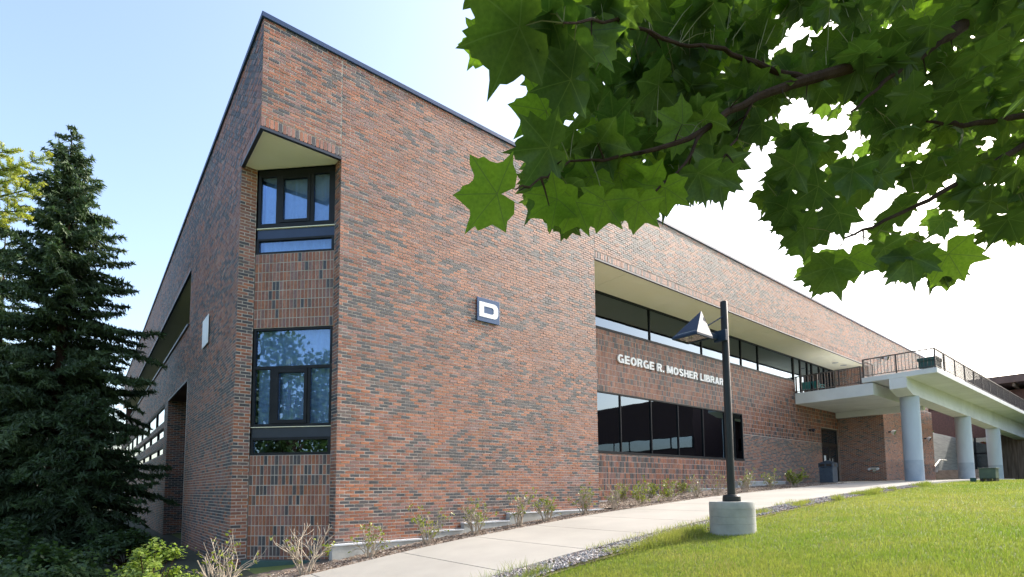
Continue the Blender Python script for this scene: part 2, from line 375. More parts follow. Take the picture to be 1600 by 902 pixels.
def field(kind, parent, O, U, N, regions, holes=(), seed=0, pd=.33, soldier_w=.0784, soldier_h=.2, zref=0.0, uref=0.0, lim=None):
    """regions (u0,u1,z0,z1): brick boxes on a plane; holes are kept clear"""
    O = np.array(O, float); U = np.array(U, float); N = np.array(N, float); rec = []
    for (u0, u1, z0, z1) in regions:
        P, L = (PQ, LQ) if kind == 'brick' else (soldier_h, soldier_w)
        k0, k1 = math.floor((z0-zref)/P+1e-4), math.ceil((z1-zref)/P-1e-4)
        for k in range(k0, k1):
            a, b = max(z0, zref+k*P), min(z1, zref+(k+1)*P)
            if b-a < .02: continue
            off = (.5*L if (k % 2 and kind == 'brick') else 0)+uref
            i0 = math.floor((u0-off)/L); i1 = math.ceil((u1-off)/L); e = off+np.arange(i0, i1+1)*L
            lo = np.maximum(e[:-1], u0); hi = np.minimum(e[1:], u1)
            for (h0, h1, g0, g1) in holes:
                if (a+b)/2 > g0 and (a+b)/2 < g1:
                    l2 = np.concatenate([lo, np.maximum(lo, h1)]); h2 = np.concatenate([np.minimum(hi, h0), hi]); lo, hi = l2, h2
            ok = hi-lo > .022; lo, hi = lo[ok], hi[ok]
            if len(lo): rec.append(np.stack([(lo+hi)/2, np.full(len(lo), (a+b)/2), (hi-lo)/2-JT/2, np.full(len(lo), (b-a)/2-JT/2)], 1))
    r = np.concatenate(rec); n = len(r)
    pr = rng.normal(0, .0022, n).clip(-.004, .005)
    c = O + r[:, :1]*U + np.array([0, 0, 1])*r[:, 1:2]
    d = CAM-c; dist = np.linalg.norm(d, axis=1); area = r[:, 2]*r[:, 3]*np.maximum(0, d @ N/dist)/dist**2
    pp = proj(c); area = np.where((pp[:, 1] > 905) | (pp[:, 0] < 0), 0, area)
    BR[kind].append(dict(c=c, du=r[:, 2], dz=r[:, 3], pr=pr, t=tints(r[:, 0], r[:, 1], seed, pd), sc=area, U=np.tile(U, (n, 1)), N=np.tile(N, (n, 1)), par=[parent]*n))
X_, Y_ = (1, 0, 0), (0, 1, 0); NX, NY = (-1, 0, 0), (0, -1, 0)
field('brick', w_right, (0, 0, 0), X_, NY, [(NO, 9.2, -1.4, ZT)], seed=1, pd=.37)
field('brick', w_band, (0, 0, 0), X_, NY, [(0, NO, ZS+.2, ZT), (9.2, 32.15, ZS+.2, ZT), (32.15, 43.7, 4.9, ZT)], seed=1, pd=.42)
field('soldier_brick', w_band, (0, 0, 0), X_, NY, [(0, NO, ZS, ZS+.2), (9.2, 32.15, ZS, ZS+.2)], seed=5, zref=ZS, pd=.22)
field('brick', w_left, (0, 0, 0), Y_, NX, [(NO, 8.1, -1.9, ZT)], [(7.95, 9, -3, 3.37)], seed=9, pd=.42)
field('brick', w_lband, (0, 0, 0), Y_, NX, [(0, NO, ZS+.2, ZT), (8.1, 43, ZS+.2, ZT)], seed=9, pd=.42)
field('soldier_brick', w_lband, (0, 0, 0), Y_, NX, [(0, NO, ZS, ZS+.2), (8.1, 43, ZS, ZS+.2)], seed=12, zref=ZS, pd=.3)
field('brick', w_left2, (0, 0, 0), Y_, NX, [(8.1, 43, -2.6, 5.03)], [(7.95, 12.6, -3, 3.37), (13.7, 43, 2.68, 3.39), (13.7, 43, 2.08, 2.5), (13.7, 43, 1.42, 1.77)], seed=9, pd=.42)
field('brick', w_jamb, (0, 12.6, 0), X_, NY, [(0, 2.9, -2.4, 3.37)], seed=14, pd=.4)
field('brick', w_left, (0, NO, 0), X_, NY, [(0, NI, -1.5, ZS)], seed=17, pd=.36, uref=.1)
field('brick', w_right, (NO, 0, 0), Y_, NX, [(0, NI, -1.4, ZS)], seed=19, pd=.36)
field('soldier_brick', w_diag, D0, DU, DN, [(0, DL, -1.4, .735)], seed=21, zref=.735, pd=.34, soldier_h=.2035, soldier_w=DL/22)
field('soldier_brick', w_diag2, D0, DU, DN, [(0, DL, 3.39, 4.98)], seed=23, zref=3.39, pd=.2, soldier_h=1.59/8, soldier_w=DL/22)
field('soldier_brick', w_recess, (0, RY, 0), X_, NY, [(9.2, 20.93, -.9, 1.19), (9.2, 26.5, WZ1, UZ0), (26.5, 32.15, WZ1, 4.88), (20.93, 32.15, 2.42, WZ1)], [(29.6, 31.95, 0, 3.3)], seed=25, zref=WZ1, pd=.3)
field('brick', w_recess, (0, RY, 0), X_, NY, [(20.93, 32.15, -.3, 2.42)], [(29.6, 31.95, 0, 3.3)], seed=27, pd=.36)
field('brick', w_block, (32.15, 0, 0), Y_, NX, [(-.54, RY, .1, 4.3)], seed=29, pd=.16)
field('brick', w_block, (32.15, 0, 0), Y_, NX, [(0, RY, 4.88, ZS)], seed=30, pd=.25)
field('brick', w_block, (0, -.54, 0), X_, NY, [(32.15, 42, .1, 4.88)], seed=31, pd=.22)
def brick_mesh(kind, c, du, dz, pr, U, N, t):
    n = len(du); Z = np.array([0, 0, 1.]); V = np.zeros((n, 8, 3)); i = 0
    ch = .0035                                     # worn arrises: the face is a little smaller than the body
    for dep, s in ((-.02, 0), (0, 0)):
        for su, sz in ((-1, -1), (1, -1), (1, 1), (-1, 1)):
            e = ch if dep == 0 else 0
            V[:, i] = c + (su*(du-e))[:, None]*U + (sz*(dz-e))[:, None]*Z + ((dep + (pr if dep == 0 else 0)))[..., None]*N if dep == 0 else c + (su*du)[:, None]*U + (sz*dz)[:, None]*Z + dep*N
            i += 1
    q = np.array([[4, 5, 6, 7], [0, 1, 5, 4], [1, 2, 6, 5], [2, 3, 7, 6], [3, 0, 4, 7]])
    hand = np.einsum('ij,ij->i', np.cross(U, np.tile(Z, (n, 1))), N) > 0
    F = (np.arange(n)[:, None, None]*8 + q[None]); F[~hand] = F[~hand][:, :, ::-1]
    return np_mesh(kind, V.reshape(-1, 3), F.reshape(-1, 4), M['brick'], np.repeat(t, 5, 0))
for kind, recs in BR.items():
    cat = {k: np.concatenate([r[k] for r in recs]) for k in ('c', 'du', 'dz', 'pr', 't', 'sc', 'U', 'N')}; par = sum((r['par'] for r in recs), [])
    top = np.argsort(-cat['sc'])[:300]; mask = np.ones(len(par), bool); mask[top] = False
    rest = put('brickwork' if kind == 'brick' else 'soldier_brickwork', brick_mesh(kind, *(cat[k][mask] for k in ('c', 'du', 'dz', 'pr', 'U', 'N', 't'))), lib, kind='stuff')
    shared = {}
    for i in top:
        if kind == 'brick': ref = LQ/2-JT/2, PQ/2-JT/2
        else: ref = cat['du'][i], cat['dz'][i]
        whole = abs(cat['du'][i]-ref[0]) < 1e-4 and abs(cat['dz'][i]-ref[1]) < 1e-4
        kk = (kind, tuple(np.round(cat['N'][i], 2)), round(float(cat['du'][i]), 4), round(float(cat['dz'][i]), 4), int(np.argmin(np.abs(np.concatenate([REDS, DARK])-cat['t'][i]).sum(1))))
        if kk not in shared:
            shared[kk] = brick_mesh(kind, np.zeros((1, 3)), *(cat[k][i:i+1] for k in ('du', 'dz', 'pr', 'U', 'N', 't')))
        o = bpy.data.objects.new(kind, shared[kk]); link(o, par[i]); o.location = cat['c'][i]-wloc(par[i])

# --- coping, soffits, trims
m = MB(); m.box(-.04, 43.74, -.04, .36, ZT, ZT+.10); m.obj('coping', M['coping'], lib, bevel=.006)
m = MB(); m.box(-.042, .362, .361, 43.04, ZT, ZT+.10); m.obj('coping', M['coping'], lib, bevel=.006)
edges = [9.2, 10.94, 14.3, 17.66, 21.02, 24.38, 27.74, 32.14]
for a, b in zip(edges[:-1], edges[1:]):
    MB().box(a+.006, b-.006, .065, RY+.5, ZS, ZS+.025).obj('soffit_panel', M['soffit'], lib)
MB().box(9.2, 32.15, .3, RY+.5, ZS+.026, ZS+.06).obj('soffit_backing', M['trim'], lib)
for a in np.arange(8.1, 42, 3.4):
    MB().box(.065, 1.95, a+.006, min(a+3.4, 42.9)-.006, ZS, ZS+.025).obj('soffit_panel', M['soffit'], lib)
MB().prism([(.065, .065), (NO-.003, .065), (NO-.003, NI+.0), (NI+.0, NO-.003), (.065, NO-.003)], ZS, ZS+.025).obj('soffit_panel', M['soffit'], lib)
def trim(*boxes):
    m = MB()
    for b in boxes: m.box(*b)
    return m.obj('metal_trim', M['trim'], lib)
trim((-.006, NO-.002, -.006, .06, ZS-.055, ZS-.002), (-.006, .06, .062, NO-.002, ZS-.055, ZS-.002))
trim((9.203, 32.14, -.006, .06, ZS-.055, ZS-.002)); trim((-.006, .06, 8.103, 42.9, ZS-.055, ZS-.002))
trim((-.05, T+.02, 8.104, 42.9, 5.03, 5.10)); trim((-.006, .06, 7.953, 12.597, 3.33, 3.372))
MB().box(.065, 2.88, 7.953, 12.597, 3.35, 3.372).obj('soffit_panel', M['brown'], lib)

for px_, py_ in ((1305, 567), (1318, 571)):       # round vents in the far end of the soffit
    d_ = CF + (px_-CXP)/FPX*CR + (CYP-py_)/FPX*CU; P_ = CAM + d_*(ZS-.004)/d_[2]
    MB().lathe([(.16, ZS-.012), (.16, ZS+.001)], (P_[0], P_[1]), 20).obj('soffit_vent', M['footing'], lib)

# --- corner windows
def diag_part(name, mat, parent, boxes, **kw):
    m = MB()
    for b in boxes: diag_box(m, *b)
    return m.obj(name, mat, parent, **kw)
F1 = -.03
w1 = diag_part('window', M['frame'], lib, [(0.004, .07, 5.55, ZS-.003, -.09, F1), (1.585, DL-.004, 5.55, ZS-.003, -.09, F1), (.07, 1.585, 6.70, ZS-.003, -.09, F1), (.07, 1.585, 5.55, 5.66, -.09, F1),
    (.41, .50, 5.66, 6.70, -.09, F1), (1.175, 1.248, 5.66, 6.70, -.09, F1)], bevel=.004)
diag_part('sash', M['frame'], w1, [(.503, .573, 5.664, 6.696, -.08, F1+.012), (1.104, 1.172, 5.664, 6.696, -.08, F1+.012), (.573, 1.104, 6.63, 6.696, -.08, F1+.012), (.573, 1.104, 5.664, 5.73, -.08, F1+.012)], bevel=.004)
for a, b, z0, z1 in ((.07, .41, 5.66, 6.70), (.573, 1.104, 5.73, 6.63), (1.248, 1.585, 5.66, 6.70)): diag_part('pane', M['glass'], w1, [(a, b, z0, z1, -.065, -.057)])
diag_part('sill', M['soffit'], w1, [(-.01+.014, DL-.004, 5.535, 5.55, -.08, -.005)])
diag_part('spandrel', M['navy'], lib, [(.004, DL-.004, 5.32, 5.535, -.1, -.04)], bevel=.004)
w1b = diag_part('window', M['frame'], lib, [(.004, .06, 4.98, 5.32, -.09, -.012), (1.66, DL-.004, 4.98, 5.32, -.09, -.012), (.06, 1.66, 5.275, 5.32, -.09, -.012), (.06, 1.66, 4.98, 5.03, -.09, -.012)], bevel=.004)
diag_part('pane', M['glass'], w1b, [(.06, 1.66, 5.03, 5.275, -.06, -.052)])
w2 = diag_part('window', M['frame'], lib, [(.004, .055, 1.32, 3.39, -.09, -.02), (1.665, DL-.004, 1.32, 3.39, -.09, -.02), (.055, 1.665, 3.34, 3.39, -.09, -.02), (.055, 1.665, 1.32, 1.38, -.09, -.02),
    (.055, 1.665, 2.52, 2.585, -.09, -.02), (.385, .455, 1.38, 2.52, -.09, -.02), (1.2, 1.26, 1.38, 2.52, -.09, -.02)], bevel=.004)
diag_part('sash', M['frame'], w2, [(.458, .573, 1.384, 2.517, -.08, -.004), (1.13, 1.197, 1.384, 2.517, -.08, -.004), (.573, 1.13, 2.44, 2.517, -.08, -.004), (.573, 1.13, 1.384, 1.46, -.08, -.004)], bevel=.004)
for a, b, z0, z1 in ((.055, 1.665, 2.585, 3.34), (.055, .385, 1.38, 2.52), (.573, 1.13, 1.46, 2.44), (1.26, 1.665, 1.38, 2.52)): diag_part('pane', M['glass'], w2, [(a, b, z0, z1, -.065, -.057)])
diag_part('sill', M['soffit'], w2, [(.004, DL-.004, 1.308, 1.32, -.08, -.002)])
diag_part('spandrel', M['trim'], lib, [(.004, DL-.004, 1.10, 1.308, -.1, -.035)], bevel=.004)
w2b = diag_part('window', M['frame'], lib, [(.004, .06, .735, 1.10, -.09, -.012), (1.66, DL-.004, .735, 1.10, -.09, -.012), (.06, 1.66, 1.045, 1.10, -.09, -.012), (.06, 1.66, .735, .79, -.09, -.012)], bevel=.004)
diag_part('pane', M['glass'], w2b, [(.06, 1.66, .79, 1.045, -.06, -.052)])
def curtain(par, u0, u1, z0, z1, dep, wave):
    n = 90; us = np.linspace(u0, u1, n); ph = np.cumsum(rng.uniform(.6, 1.4, n))*wave
    m = MB()
    P = [D0 + DU*u + DN*(dep+.03*math.sin(p)) for u, p in zip(us, ph)]
    for a, b in zip(P[:-1], P[1:]): m.quad((a[0], a[1], z0), (b[0], b[1], z0), (b[0], b[1], z1), (a[0], a[1], z1))
    return m.obj('curtain', M['curtain'], par, smooth=True)
curtain(w1, .08, 1.66, 5.0, 6.74, -.2, .5)
curtain(w2, .05, 1.68, 1.3, 3.37, -.2, .45)
m = MB(); diag_box(m, -.05, DL+.05, 3.0, 3.02, -3, -.3); diag_box(m, -.05, DL+.05, -1.4, -1.38, -3, -.3); diag_box(m, -.2, DL+.2, -1.4, ZS, -1.6, -1.58)
m.obj('interior_backing', M['interior'], lib)
diag_part('notch_sill', M['green_metal'], lib, [(.01, DL-.01, -1.62, -1.36, 0.0, .20)], bevel=.01)

# --- long recessed windows
def ywin(name, z0, z1, x0, x1, mull, mat, bar=.04, bot=.09, parent=lib, top=.05, depth=(RY+.01, RY+.11), heads=None):
    m = MB(); y0, y1 = depth
    m.box(x0, x1, y0-.02, y1, z0, z0+bot); m.box(x0, x1, y0, y1, z1-top, z1)
    xs = [x0] + list(mull) + [x1]
    for x in xs: m.box(max(x0, x-bar/2), min(x1, x+bar/2), y0+.004, y1-.004, z0+bot, z1-top)
    w = m.obj(name, M['frame'], parent)
    for a, b in zip(xs[:-1], xs[1:]):
        yy = (y0+y1)/2 + rng.normal(0, .002); t = rng.normal(0, .0015)
        p = MB(); A = a+bar/2; B = b-bar/2
        p.V = [(A, yy-t, z0+bot), (B, yy+t, z0+bot), (B, yy+t, z1-top), (A, yy-t, z1-top), (A, yy-t+.012, z0+bot), (B, yy+t+.012, z0+bot), (B, yy+t+.012, z1-top), (A, yy-t+.012, z1-top)]
        p.F = [(0, 1, 2, 3), (7, 6, 5, 4), (1, 0, 4, 5), (2, 1, 5, 6), (3, 2, 6, 7), (0, 3, 7, 4)]
        p.obj('pane', mat, w)
    return w
ywin('window', UZ0, ZS, 9.2, 26.5, (14.21, 17.78, 19.94, 21.09, 22.70), M['dark_glass'])
ywin('window', WZ0, WZ1, 9.2, 20.93, (12.37, 14.14, 15.88, 17.67, 19.4), M['dark_glass'])
ywin('glazed_screen', 4.88, ZS, 26.55, 32.1, (27.4, 28.3, 28.9, 29.9, 30.6, 31.4), M['dark_glass'], bar=.11)
MB().box(9.3, 32.1, RY+1.2, RY+1.25, -1, ZS).obj('interior_backing', M['interior'], lib)  # dark sheet added behind the glass to stand for unlit rooms
# --- windows of the shaded side
def xwin(z0, z1, ys):
    m = MB(); m.box(.03, .13, ys[0], ys[-1], z0, z0+.05); m.box(.03, .13, ys[0], ys[-1], z1-.05, z1)
    for y in ys: m.box(.034, .126, max(ys[0], y-.05), min(ys[-1], y+.05), z0+.05, z1-.05)
    w = m.obj('window', M['frame'], lib)
    for a, b in zip(ys[:-1], ys[1:]): MB().box(.08, .09, a+.05, b-.05, z0+.05, z1-.05).obj('pane', M['bright_glass'], w)
xwin(2.68, 3.39, (13.75, 17.0, 20.6, 24.2, 27.8, 31.4, 35, 38.6, 42.8))
xwin(2.08, 2.5, (13.75, 16.3, 19.4, 22.6, 26, 30, 34, 38, 42.8)); xwin(1.42, 1.77, (13.75, 16.0, 19.4, 22.6, 26, 30, 34, 38, 42.8))

# --- stepped concrete footing with metal caps
for a, b, zt in ((1.44, 3.555, -1.03), (3.562, 4.455, -.885), (4.462, 5.785, -.7475), (5.792, 9.22, -.57)):
    f = MB().box(a, b, -.14, BK-.002, -1.9, zt-.03).obj('footing', M['footing'], lib, bevel=.006)
    MB().box(a-.01, b-.005, -.16, -.004, zt-.028, zt).obj('footing_cap', M['flashing'], f)
for a, b, zt in ((9.3, 13.6, -.40), (13.61, 16.2, -.235), (16.21, 20, -.02), (20.01, 24.6, .28)):
    f = MB().box(a, b, RY-.14, RY+BK-.002, -1.5, zt-.03).obj('footing', M['footing'], lib, bevel=.006)
    MB().box(a-.005, b-.005, RY-.16, RY-.004, zt-.028, zt).obj('footing_cap', M['flashing'], f)

# --- entrance door
dr = MB().box(29.6, 29.7, RY+.02, RY+.14, .28, 3.3).box(31.85, 31.95, RY+.02, RY+.14, .28, 3.3).box(29.7, 31.85, RY+.02, RY+.14, 3.22, 3.3).box(29.7, 31.85, RY+.02, RY+.14, 2.36, 2.46).obj('door_frame', M['door'], lib)
MB().box(29.7, 31.85, RY+.07, RY+.08, 2.46, 3.22).obj('transom_pane', M['dark_glass'], dr)
for a, b in ((29.7, 30.77), (30.78, 31.85)):
    d = MB().box(a, a+.12, RY+.05, RY+.1, .3, 2.36).box(b-.12, b, RY+.05, RY+.1, .3, 2.36).box(a+.12, b-.12, RY+.05, RY+.1, .3, .55).box(a+.12, b-.12, RY+.05, RY+.1, 2.24, 2.36).obj('door', M['door'], lib)
    MB().box(a+.12, b-.12, RY+.07, RY+.08, .55, 2.24).obj('pane', M['dark_glass'], d)
    MB().tube([(b-.2 if a < 30 else a+.2, RY-.02, 1.15), (b-.2 if a < 30 else a+.2, RY-.02, 1.6)], .018).obj('handle', M['steel'], d)

# ------------------------------------------------------------------ elevated walkway
wk = thing('elevated_walkway', 'white concrete walkway bridge on round grey columns with dark railing', 'walkway', (28.1, -2.8, float(g(28.1))))
WXE, WYN, WYF = 26.5, -4.24, -1.35
for a, b in ((WXE, 33.2), (33.212, 42.6), (42.612, 52), (52.012, 66)):
    MB().box(a, b, WYN, WYF, 4.94, 5.17).obj('deck', M['white_conc'], wk, bevel=.012)
bm = MB(); prof = [(26.503, 4.939), (26.503, 4.45), (27.35, 4.23), (29, 4.20), (38.5, 4.08), (48, 3.93), (66, 3.75), (66, 4.939)]
n0 = 0; bm.V = [(x, -3.12, z) for x, z in prof] + [(x, -2.46, z) for x, z in prof]; k = len(prof)
bm.F = [tuple(range(k)), tuple(range(2*k-1, k-1, -1))] + [(i, k+i, k+(i+1) % k, (i+1) % k)[::1] for i in range(k)]
bm.F = [bm.F[0], bm.F[1]] + [(i, k+i, k+(i+1) % k, (i+1) % k)[::-1] for i in range(k)]
bm.obj('beam', M['white_conc'], wk, bevel=.012)
MB().box(WXE+.004, 32.13, -1.80, RY-.003, 4.30, 4.88).obj('landing', M['white_conc'], wk, bevel=.012)
MB().box(31.75, 32.12, -2.455, 1.7, 3.97, 4.297).obj('cross_beam', M['white_conc'], wk)
for cx, zt in ((28.1, 4.215), (38.45, 4.08), (47.1, 3.945)):
    MB().lathe([(.38, g(cx)-.3), (.38, zt)], (cx, -2.79), 40).obj('column', M['column'], wk, smooth=True)
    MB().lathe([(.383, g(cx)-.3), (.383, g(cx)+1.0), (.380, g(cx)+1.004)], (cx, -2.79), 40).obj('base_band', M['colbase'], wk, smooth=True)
RT = 6.02
rl = MB().box(WXE+.05, 66, WYN+.04, WYN+.09, RT, RT+.05).box(WXE+.05, WXE+.10, WYN+.09, WYF-.05, RT, RT+.05).box(WXE+.1, 66, WYN+.05, WYN+.08, 5.25, 5.28).box(WXE+.06, WXE+.09, WYN+.09, WYF-.05, 5.25, 5.28).obj('railing', M['rail'], wk)
for x in [WXE+.075] + list(np.arange(28.1, 66, 1.98)): MB().box(x-.03, x+.03, WYN+.035, WYN+.095, 5.17, RT-.002).obj('post', M['rail'], rl)
for y in (-2.75, WYF-.08): MB().box(WXE+.045, WXE+.105, y-.03, y+.03, 5.17, RT-.002).obj('post', M['rail'], rl)
bal = raw_mesh('baluster', *(lambda q: (q.V, q.F))(MB().box(-.009, .009, -.009, .009, 0, RT-5.285)), M['rail'])
for x in np.arange(WXE+.2, 52, .135):
    o = bpy.data.objects.new('baluster', bal); link(o, rl); o.location = np.array((x, WYN+.065, 5.282))-wloc(rl)
for y in np.arange(WYN+.2, WYF-.1, .135):
    o = bpy.data.objects.new('baluster', bal); link(o, rl); o.location = np.array((WXE+.075, y, 5.282))-wloc(rl)
# screened bay behind the balusters where the bridge runs on
mr = MB().box(WXE+.1, 28.0, WYF-.07, WYF-.03, RT, RT+.04).box(WXE+.1, 28.0, WYF-.07, WYF-.03, 5.24, 5.28).box(27.96, 28.0, WYF-.07, WYF-.03, 5.17, RT).obj('mesh_panel', M['rail'], rl)
mm = MB()
for z in np.arange(5.3, RT, .07): mm.box(WXE+.12, 27.96, WYF-.054, WYF-.046, z, z+.008)
for x in np.arange(WXE+.16, 27.95, .07): mm.box(x, x+.008, WYF-.0535, WYF-.0465, 5.28, RT)
mm.obj('wire_grid', M['rail'], mr)
LT = 5.72
rl2 = MB().box(WXE+.05, WXE+.10, WYF+.02, RY-.02, LT, LT+.05).box(WXE+.06, WXE+.09, WYF+.02, RY-.02, 4.96, 4.99).obj('railing', M['rail'], wk)
for y in (WYF+.05, -.35, .65, RY-.06): MB().box(WXE+.045, WXE+.105, y-.03, y+.03, 4.88, LT-.002).obj('post', M['rail'], rl2)
for y in np.arange(WYF+.15, RY-.1, .135):
    o = bpy.data.objects.new('baluster', bal); link(o, rl2); o.location = np.array((WXE+.075, y, 4.992))-wloc(rl2); o.scale = (1, 1, .98)

# ------------------------------------------------------------------ signs and lettering
ds = thing('building_sign', 'square blue sign with a white letter D on the sunlit brick wall', 'sign', (5.27, 0, 4.08))
s0x, s1x, s0z, s1z = 4.915, 5.60, 4.075, 4.665
MB().box(s0x, s1x, -.045, -.018, s0z, s1z).obj('sign_plate', M['sign_blue'], ds, bevel=.008)
MB().box(s0x+.03, s1x-.03, -.0179, .004, s0z+.03, s1z-.03).obj('sign_back', M['trim'], ds)
def rounded(x0, x1, z0, z1, r, n=6):
    p = [(x0, z0), (x1-r, z0)]
    p += [(x1-r+r*math.sin(t), z0+r-r*math.cos(t)) for t in np.linspace(0, math.pi/2, n)[1:-1]]
    p += [(x1, z0+r), (x1, z1-r)]
    p += [(x1-r+r*math.cos(t), z1-r+r*math.sin(t)) for t in np.linspace(0, math.pi/2, n)[1:-1]]
    return p + [(x1-r, z1), (x0, z1)]
ou = rounded(s0x+.06, s1x-.05, s0z+.115, s1z-.105, .13); inn = rounded(s0x+.20, s1x-.19, s0z+.215, s1z-.205, .06); k = len(ou)
m = MB(); m.V = [(p[0], y, p[1]) for y in (-.052, -.0455) for q in (ou, inn) for p in q]
for i in range(k):
    j = (i+1) % k
    m.F += [(i, j, k+j, k+i), (j, i, 2*k+i, 2*k+j), (k+i, k+j, 3*k+j, 3*k+i)]
m.obj('letter', M['white'], ds)
ls = thing('side_sign', 'pale square sign seen edge on along the shaded brick side', 'sign', (0, 5.0, 3.72))
MB().box(-.04, -.02, 4.60, 5.42, 3.72, 4.46).obj('sign_plate', M['white'], ls, bevel=.008)
MB().box(-.0199, .004, 4.66, 5.32, 3.76, 4.42).obj('sign_back', M['trim'], ls)

lt = thing('wall_lettering', 'white block letters spelling the library name on the recessed brick wall', 'lettering', (12.2, RY, 4.43))
def arc(cx, cy, rx, ry, a0, a1, n=10): return [(cx+rx*math.cos(R(t)), cy+ry*math.sin(R(t))) for t in np.linspace(a0, a1, n)]
SP = [(.1, 0), (.1, 1)]
GL = {'E': (.60, [SP, [(.2, .9), (.58, .9)], [(.2, .51), (.54, .51)], [(.2, .1), (.58, .1)]]), 'L': (.56, [SP, [(.2, .1), (.56, .1)]]), 'I': (.2, [SP]), '.': (.2, [[(.1, 0), (.1, .2)]]),
      'H': (.68, [SP, [(.58, 0), (.58, 1)], [(.2, .52), (.48, .52)]]), 'O': (.74, [arc(.37, .5, .27, .41, 0, 360, 22)]),
      'R': (.68, [SP, [(.2, .9), (.34, .9)]+arc(.38, .70, .17, .20, 80, -80, 7)+[(.34, .5), (.2, .5)], [(.40, .44), (.58, 0)]]),
      'B': (.66, [SP, [(.2, .9), (.34, .9)]+arc(.36, .72, .15, .18, 80, -80, 7)+[(.34, .535), (.2, .535)], [(.2, .5), (.36, .49)]+arc(.39, .295, .17, .195, 80, -80, 7)+[(.36, .1), (.2, .1)]]),
      'G': (.74, [arc(.37, .5, .27, .41, 48, 325, 18), [(.42, .45), (.70, .45)], [(.62, .35), (.62, .03)]]), 'A': (.70, [[(.09, 0), (.33, .98)], [(.37, .98), (.61, 0)], [(.24, .28), (.46, .28)]]),
      'S': (.66, [arc(.33, .715, .22, .19, 15, 255, 11)+arc(.33, .285, .23, .195, 75, -165, 11)]), 'Y': (.66, [[(.08, 1), (.33, .46)], [(.58, 1), (.33, .46)], [(.33, .46), (.33, 0)]]),
      'M': (.84, [SP, [(.74, 0), (.74, 1)], [(.14, .97), (.42, .10)], [(.42, .10), (.70, .97)]])}
def ribbon(m, pts, hw, tr, y0, y1):
    P = np.array(pts, float); d = np.gradient(P, axis=0); d /= np.linalg.norm(d, axis=1, keepdims=True); nn = np.stack([-d[:, 1], d[:, 0]], 1)
    A, B = P+nn*hw, P-nn*hw; n = len(m.V); k = len(P)
    for y in (y0, y1):
        for q in (A, B): m.V += [tr(p[0], p[1], y) for p in q]
    for i in range(k-1):
        a, b, c, e = n+i, n+k+i, n+2*k+i, n+3*k+i
        m.F += [(c, c+1, e+1, e), (a, b, b+1, a+1), (a, a+1, c+1, c), (b+1, b, e, e+1)]
    m.F += [(n, n+2*k, n+3*k, n+k), (n+k-1, n+2*k-1, n+4*k-1, n+3*k-1)]
text = 'GEORGE R. MOSHER LIBRARY'; adv = [.30 if ch == ' ' else GL[ch][0]+.10 for ch in text]
span = sum(adv[:-1])-.10; sx = (19.27-12.2)/span; sz = .305; pen = 12.2
for ch, a in zip(text, adv):
    if ch != ' ':
        m = MB()
        for i, st_ in enumerate(GL[ch][1]): ribbon(m, st_, .105, lambda u, v, y: (pen+u*sx, y, 4.44+v*sz), RY-.01, RY-.06-.0012*i)
        m.obj('letter', M['white'], lt)
    pen += a*sx

# ------------------------------------------------------------------ lamp post
LX, LY = 6.72, -5.33
lp = thing('lamp_post', 'dark area light on a tall pole set in a round concrete base', 'lamp post', (LX, LY, float(g(LX))))
gl = float(g(LX)); bt = -.25
m = MB(); prof = [(.385, gl-.4)]
for i in range(4):
    z0 = gl + (bt-gl)*i/4+.004; z1 = gl+(bt-gl)*(i+1)/4-.004
    if i: prof += [(.380, z0-.004), (.385, z0)]
    else: prof += [(.385, z0)]
    prof += [(.385, z1 if i < 3 else bt-.02)]
prof += [(.372, bt)]
m.lathe(prof, (LX, LY), 48).obj('concrete_base', M['concrete'], lp, smooth=True)
MB().lathe([(.15, bt+.001), (.155, bt+.02), (.15, bt+.09), (.125, bt+.12), (.075, bt+.125)], (LX, LY), 32).obj('collar', M['bronze'], lp, smooth=True)
PT = 3.40
MB().lathe([(.069, bt+.1), (.062, PT), (.055, PT+.012)], (LX, LY), 28).obj('pole', M['bronze'], lp, smooth=True)
HZ = 2.60; hc = np.array([5.90, -5.17]); hs = .245
hd = MB(); C4 = [(hc[0]-hs, hc[1]-hs), (hc[0]+hs, hc[1]-hs), (hc[0]+hs, hc[1]+hs), (hc[0]-hs, hc[1]+hs)]
A = (hc[0]+.27, hc[1]-.03, HZ+.56)
hd.V = [(*p, HZ) for p in C4] + [(*p, HZ+.035) for p in C4] + [A] + [(hc[0]+(p[0]-hc[0])*.86, hc[1]+(p[1]-hc[1])*.86, HZ) for p in C4] + [(hc[0]+(p[0]-hc[0])*.8, hc[1]+(p[1]-hc[1])*.8, HZ+.09) for p in C4]
hd.F = [(i, (i+1) % 4, 4+(i+1) % 4, 4+i) for i in range(4)] + [(4+i, 4+(i+1) % 4, 8) for i in range(4)] + [((i+1) % 4, i, 9+i, 9+(i+1) % 4) for i in range(4)] + [(9+(i+1) % 4, 9+i, 13+i, 13+(i+1) % 4) for i in range(4)]
hd = hd.obj('lamp_head', M['lamp'], lp)
q = [(hc[0]+(p[0]-hc[0])*.84, hc[1]+(p[1]-hc[1])*.84) for p in C4]
MB().prism(q, HZ+.012, HZ+.020).obj('lens', M['lens'], hd)
q = [(hc[0]+(p[0]-hc[0])*.82, hc[1]+(p[1]-hc[1])*.82) for p in C4]
MB().prism(q, HZ+.075, HZ+.082).obj('reflector', M['reflector'], hd)
MB().tube([(hc[0]-.1, hc[1], HZ+.05), (hc[0]+.1, hc[1]+.02, HZ+.05)], .025).obj('bulb', M['white'], hd)
MB().box(hc[0]+.10, LX-.06, LY-.02+.10, LY+.06+.10, HZ+.10, HZ+.20).obj('arm', M['lamp'], lp, bevel=.006)
MB().box(LX-.11, LX-.03, LY-.07, LY+.16, HZ+.06, HZ+.26).obj('bracket', M['lamp'], lp, bevel=.006)
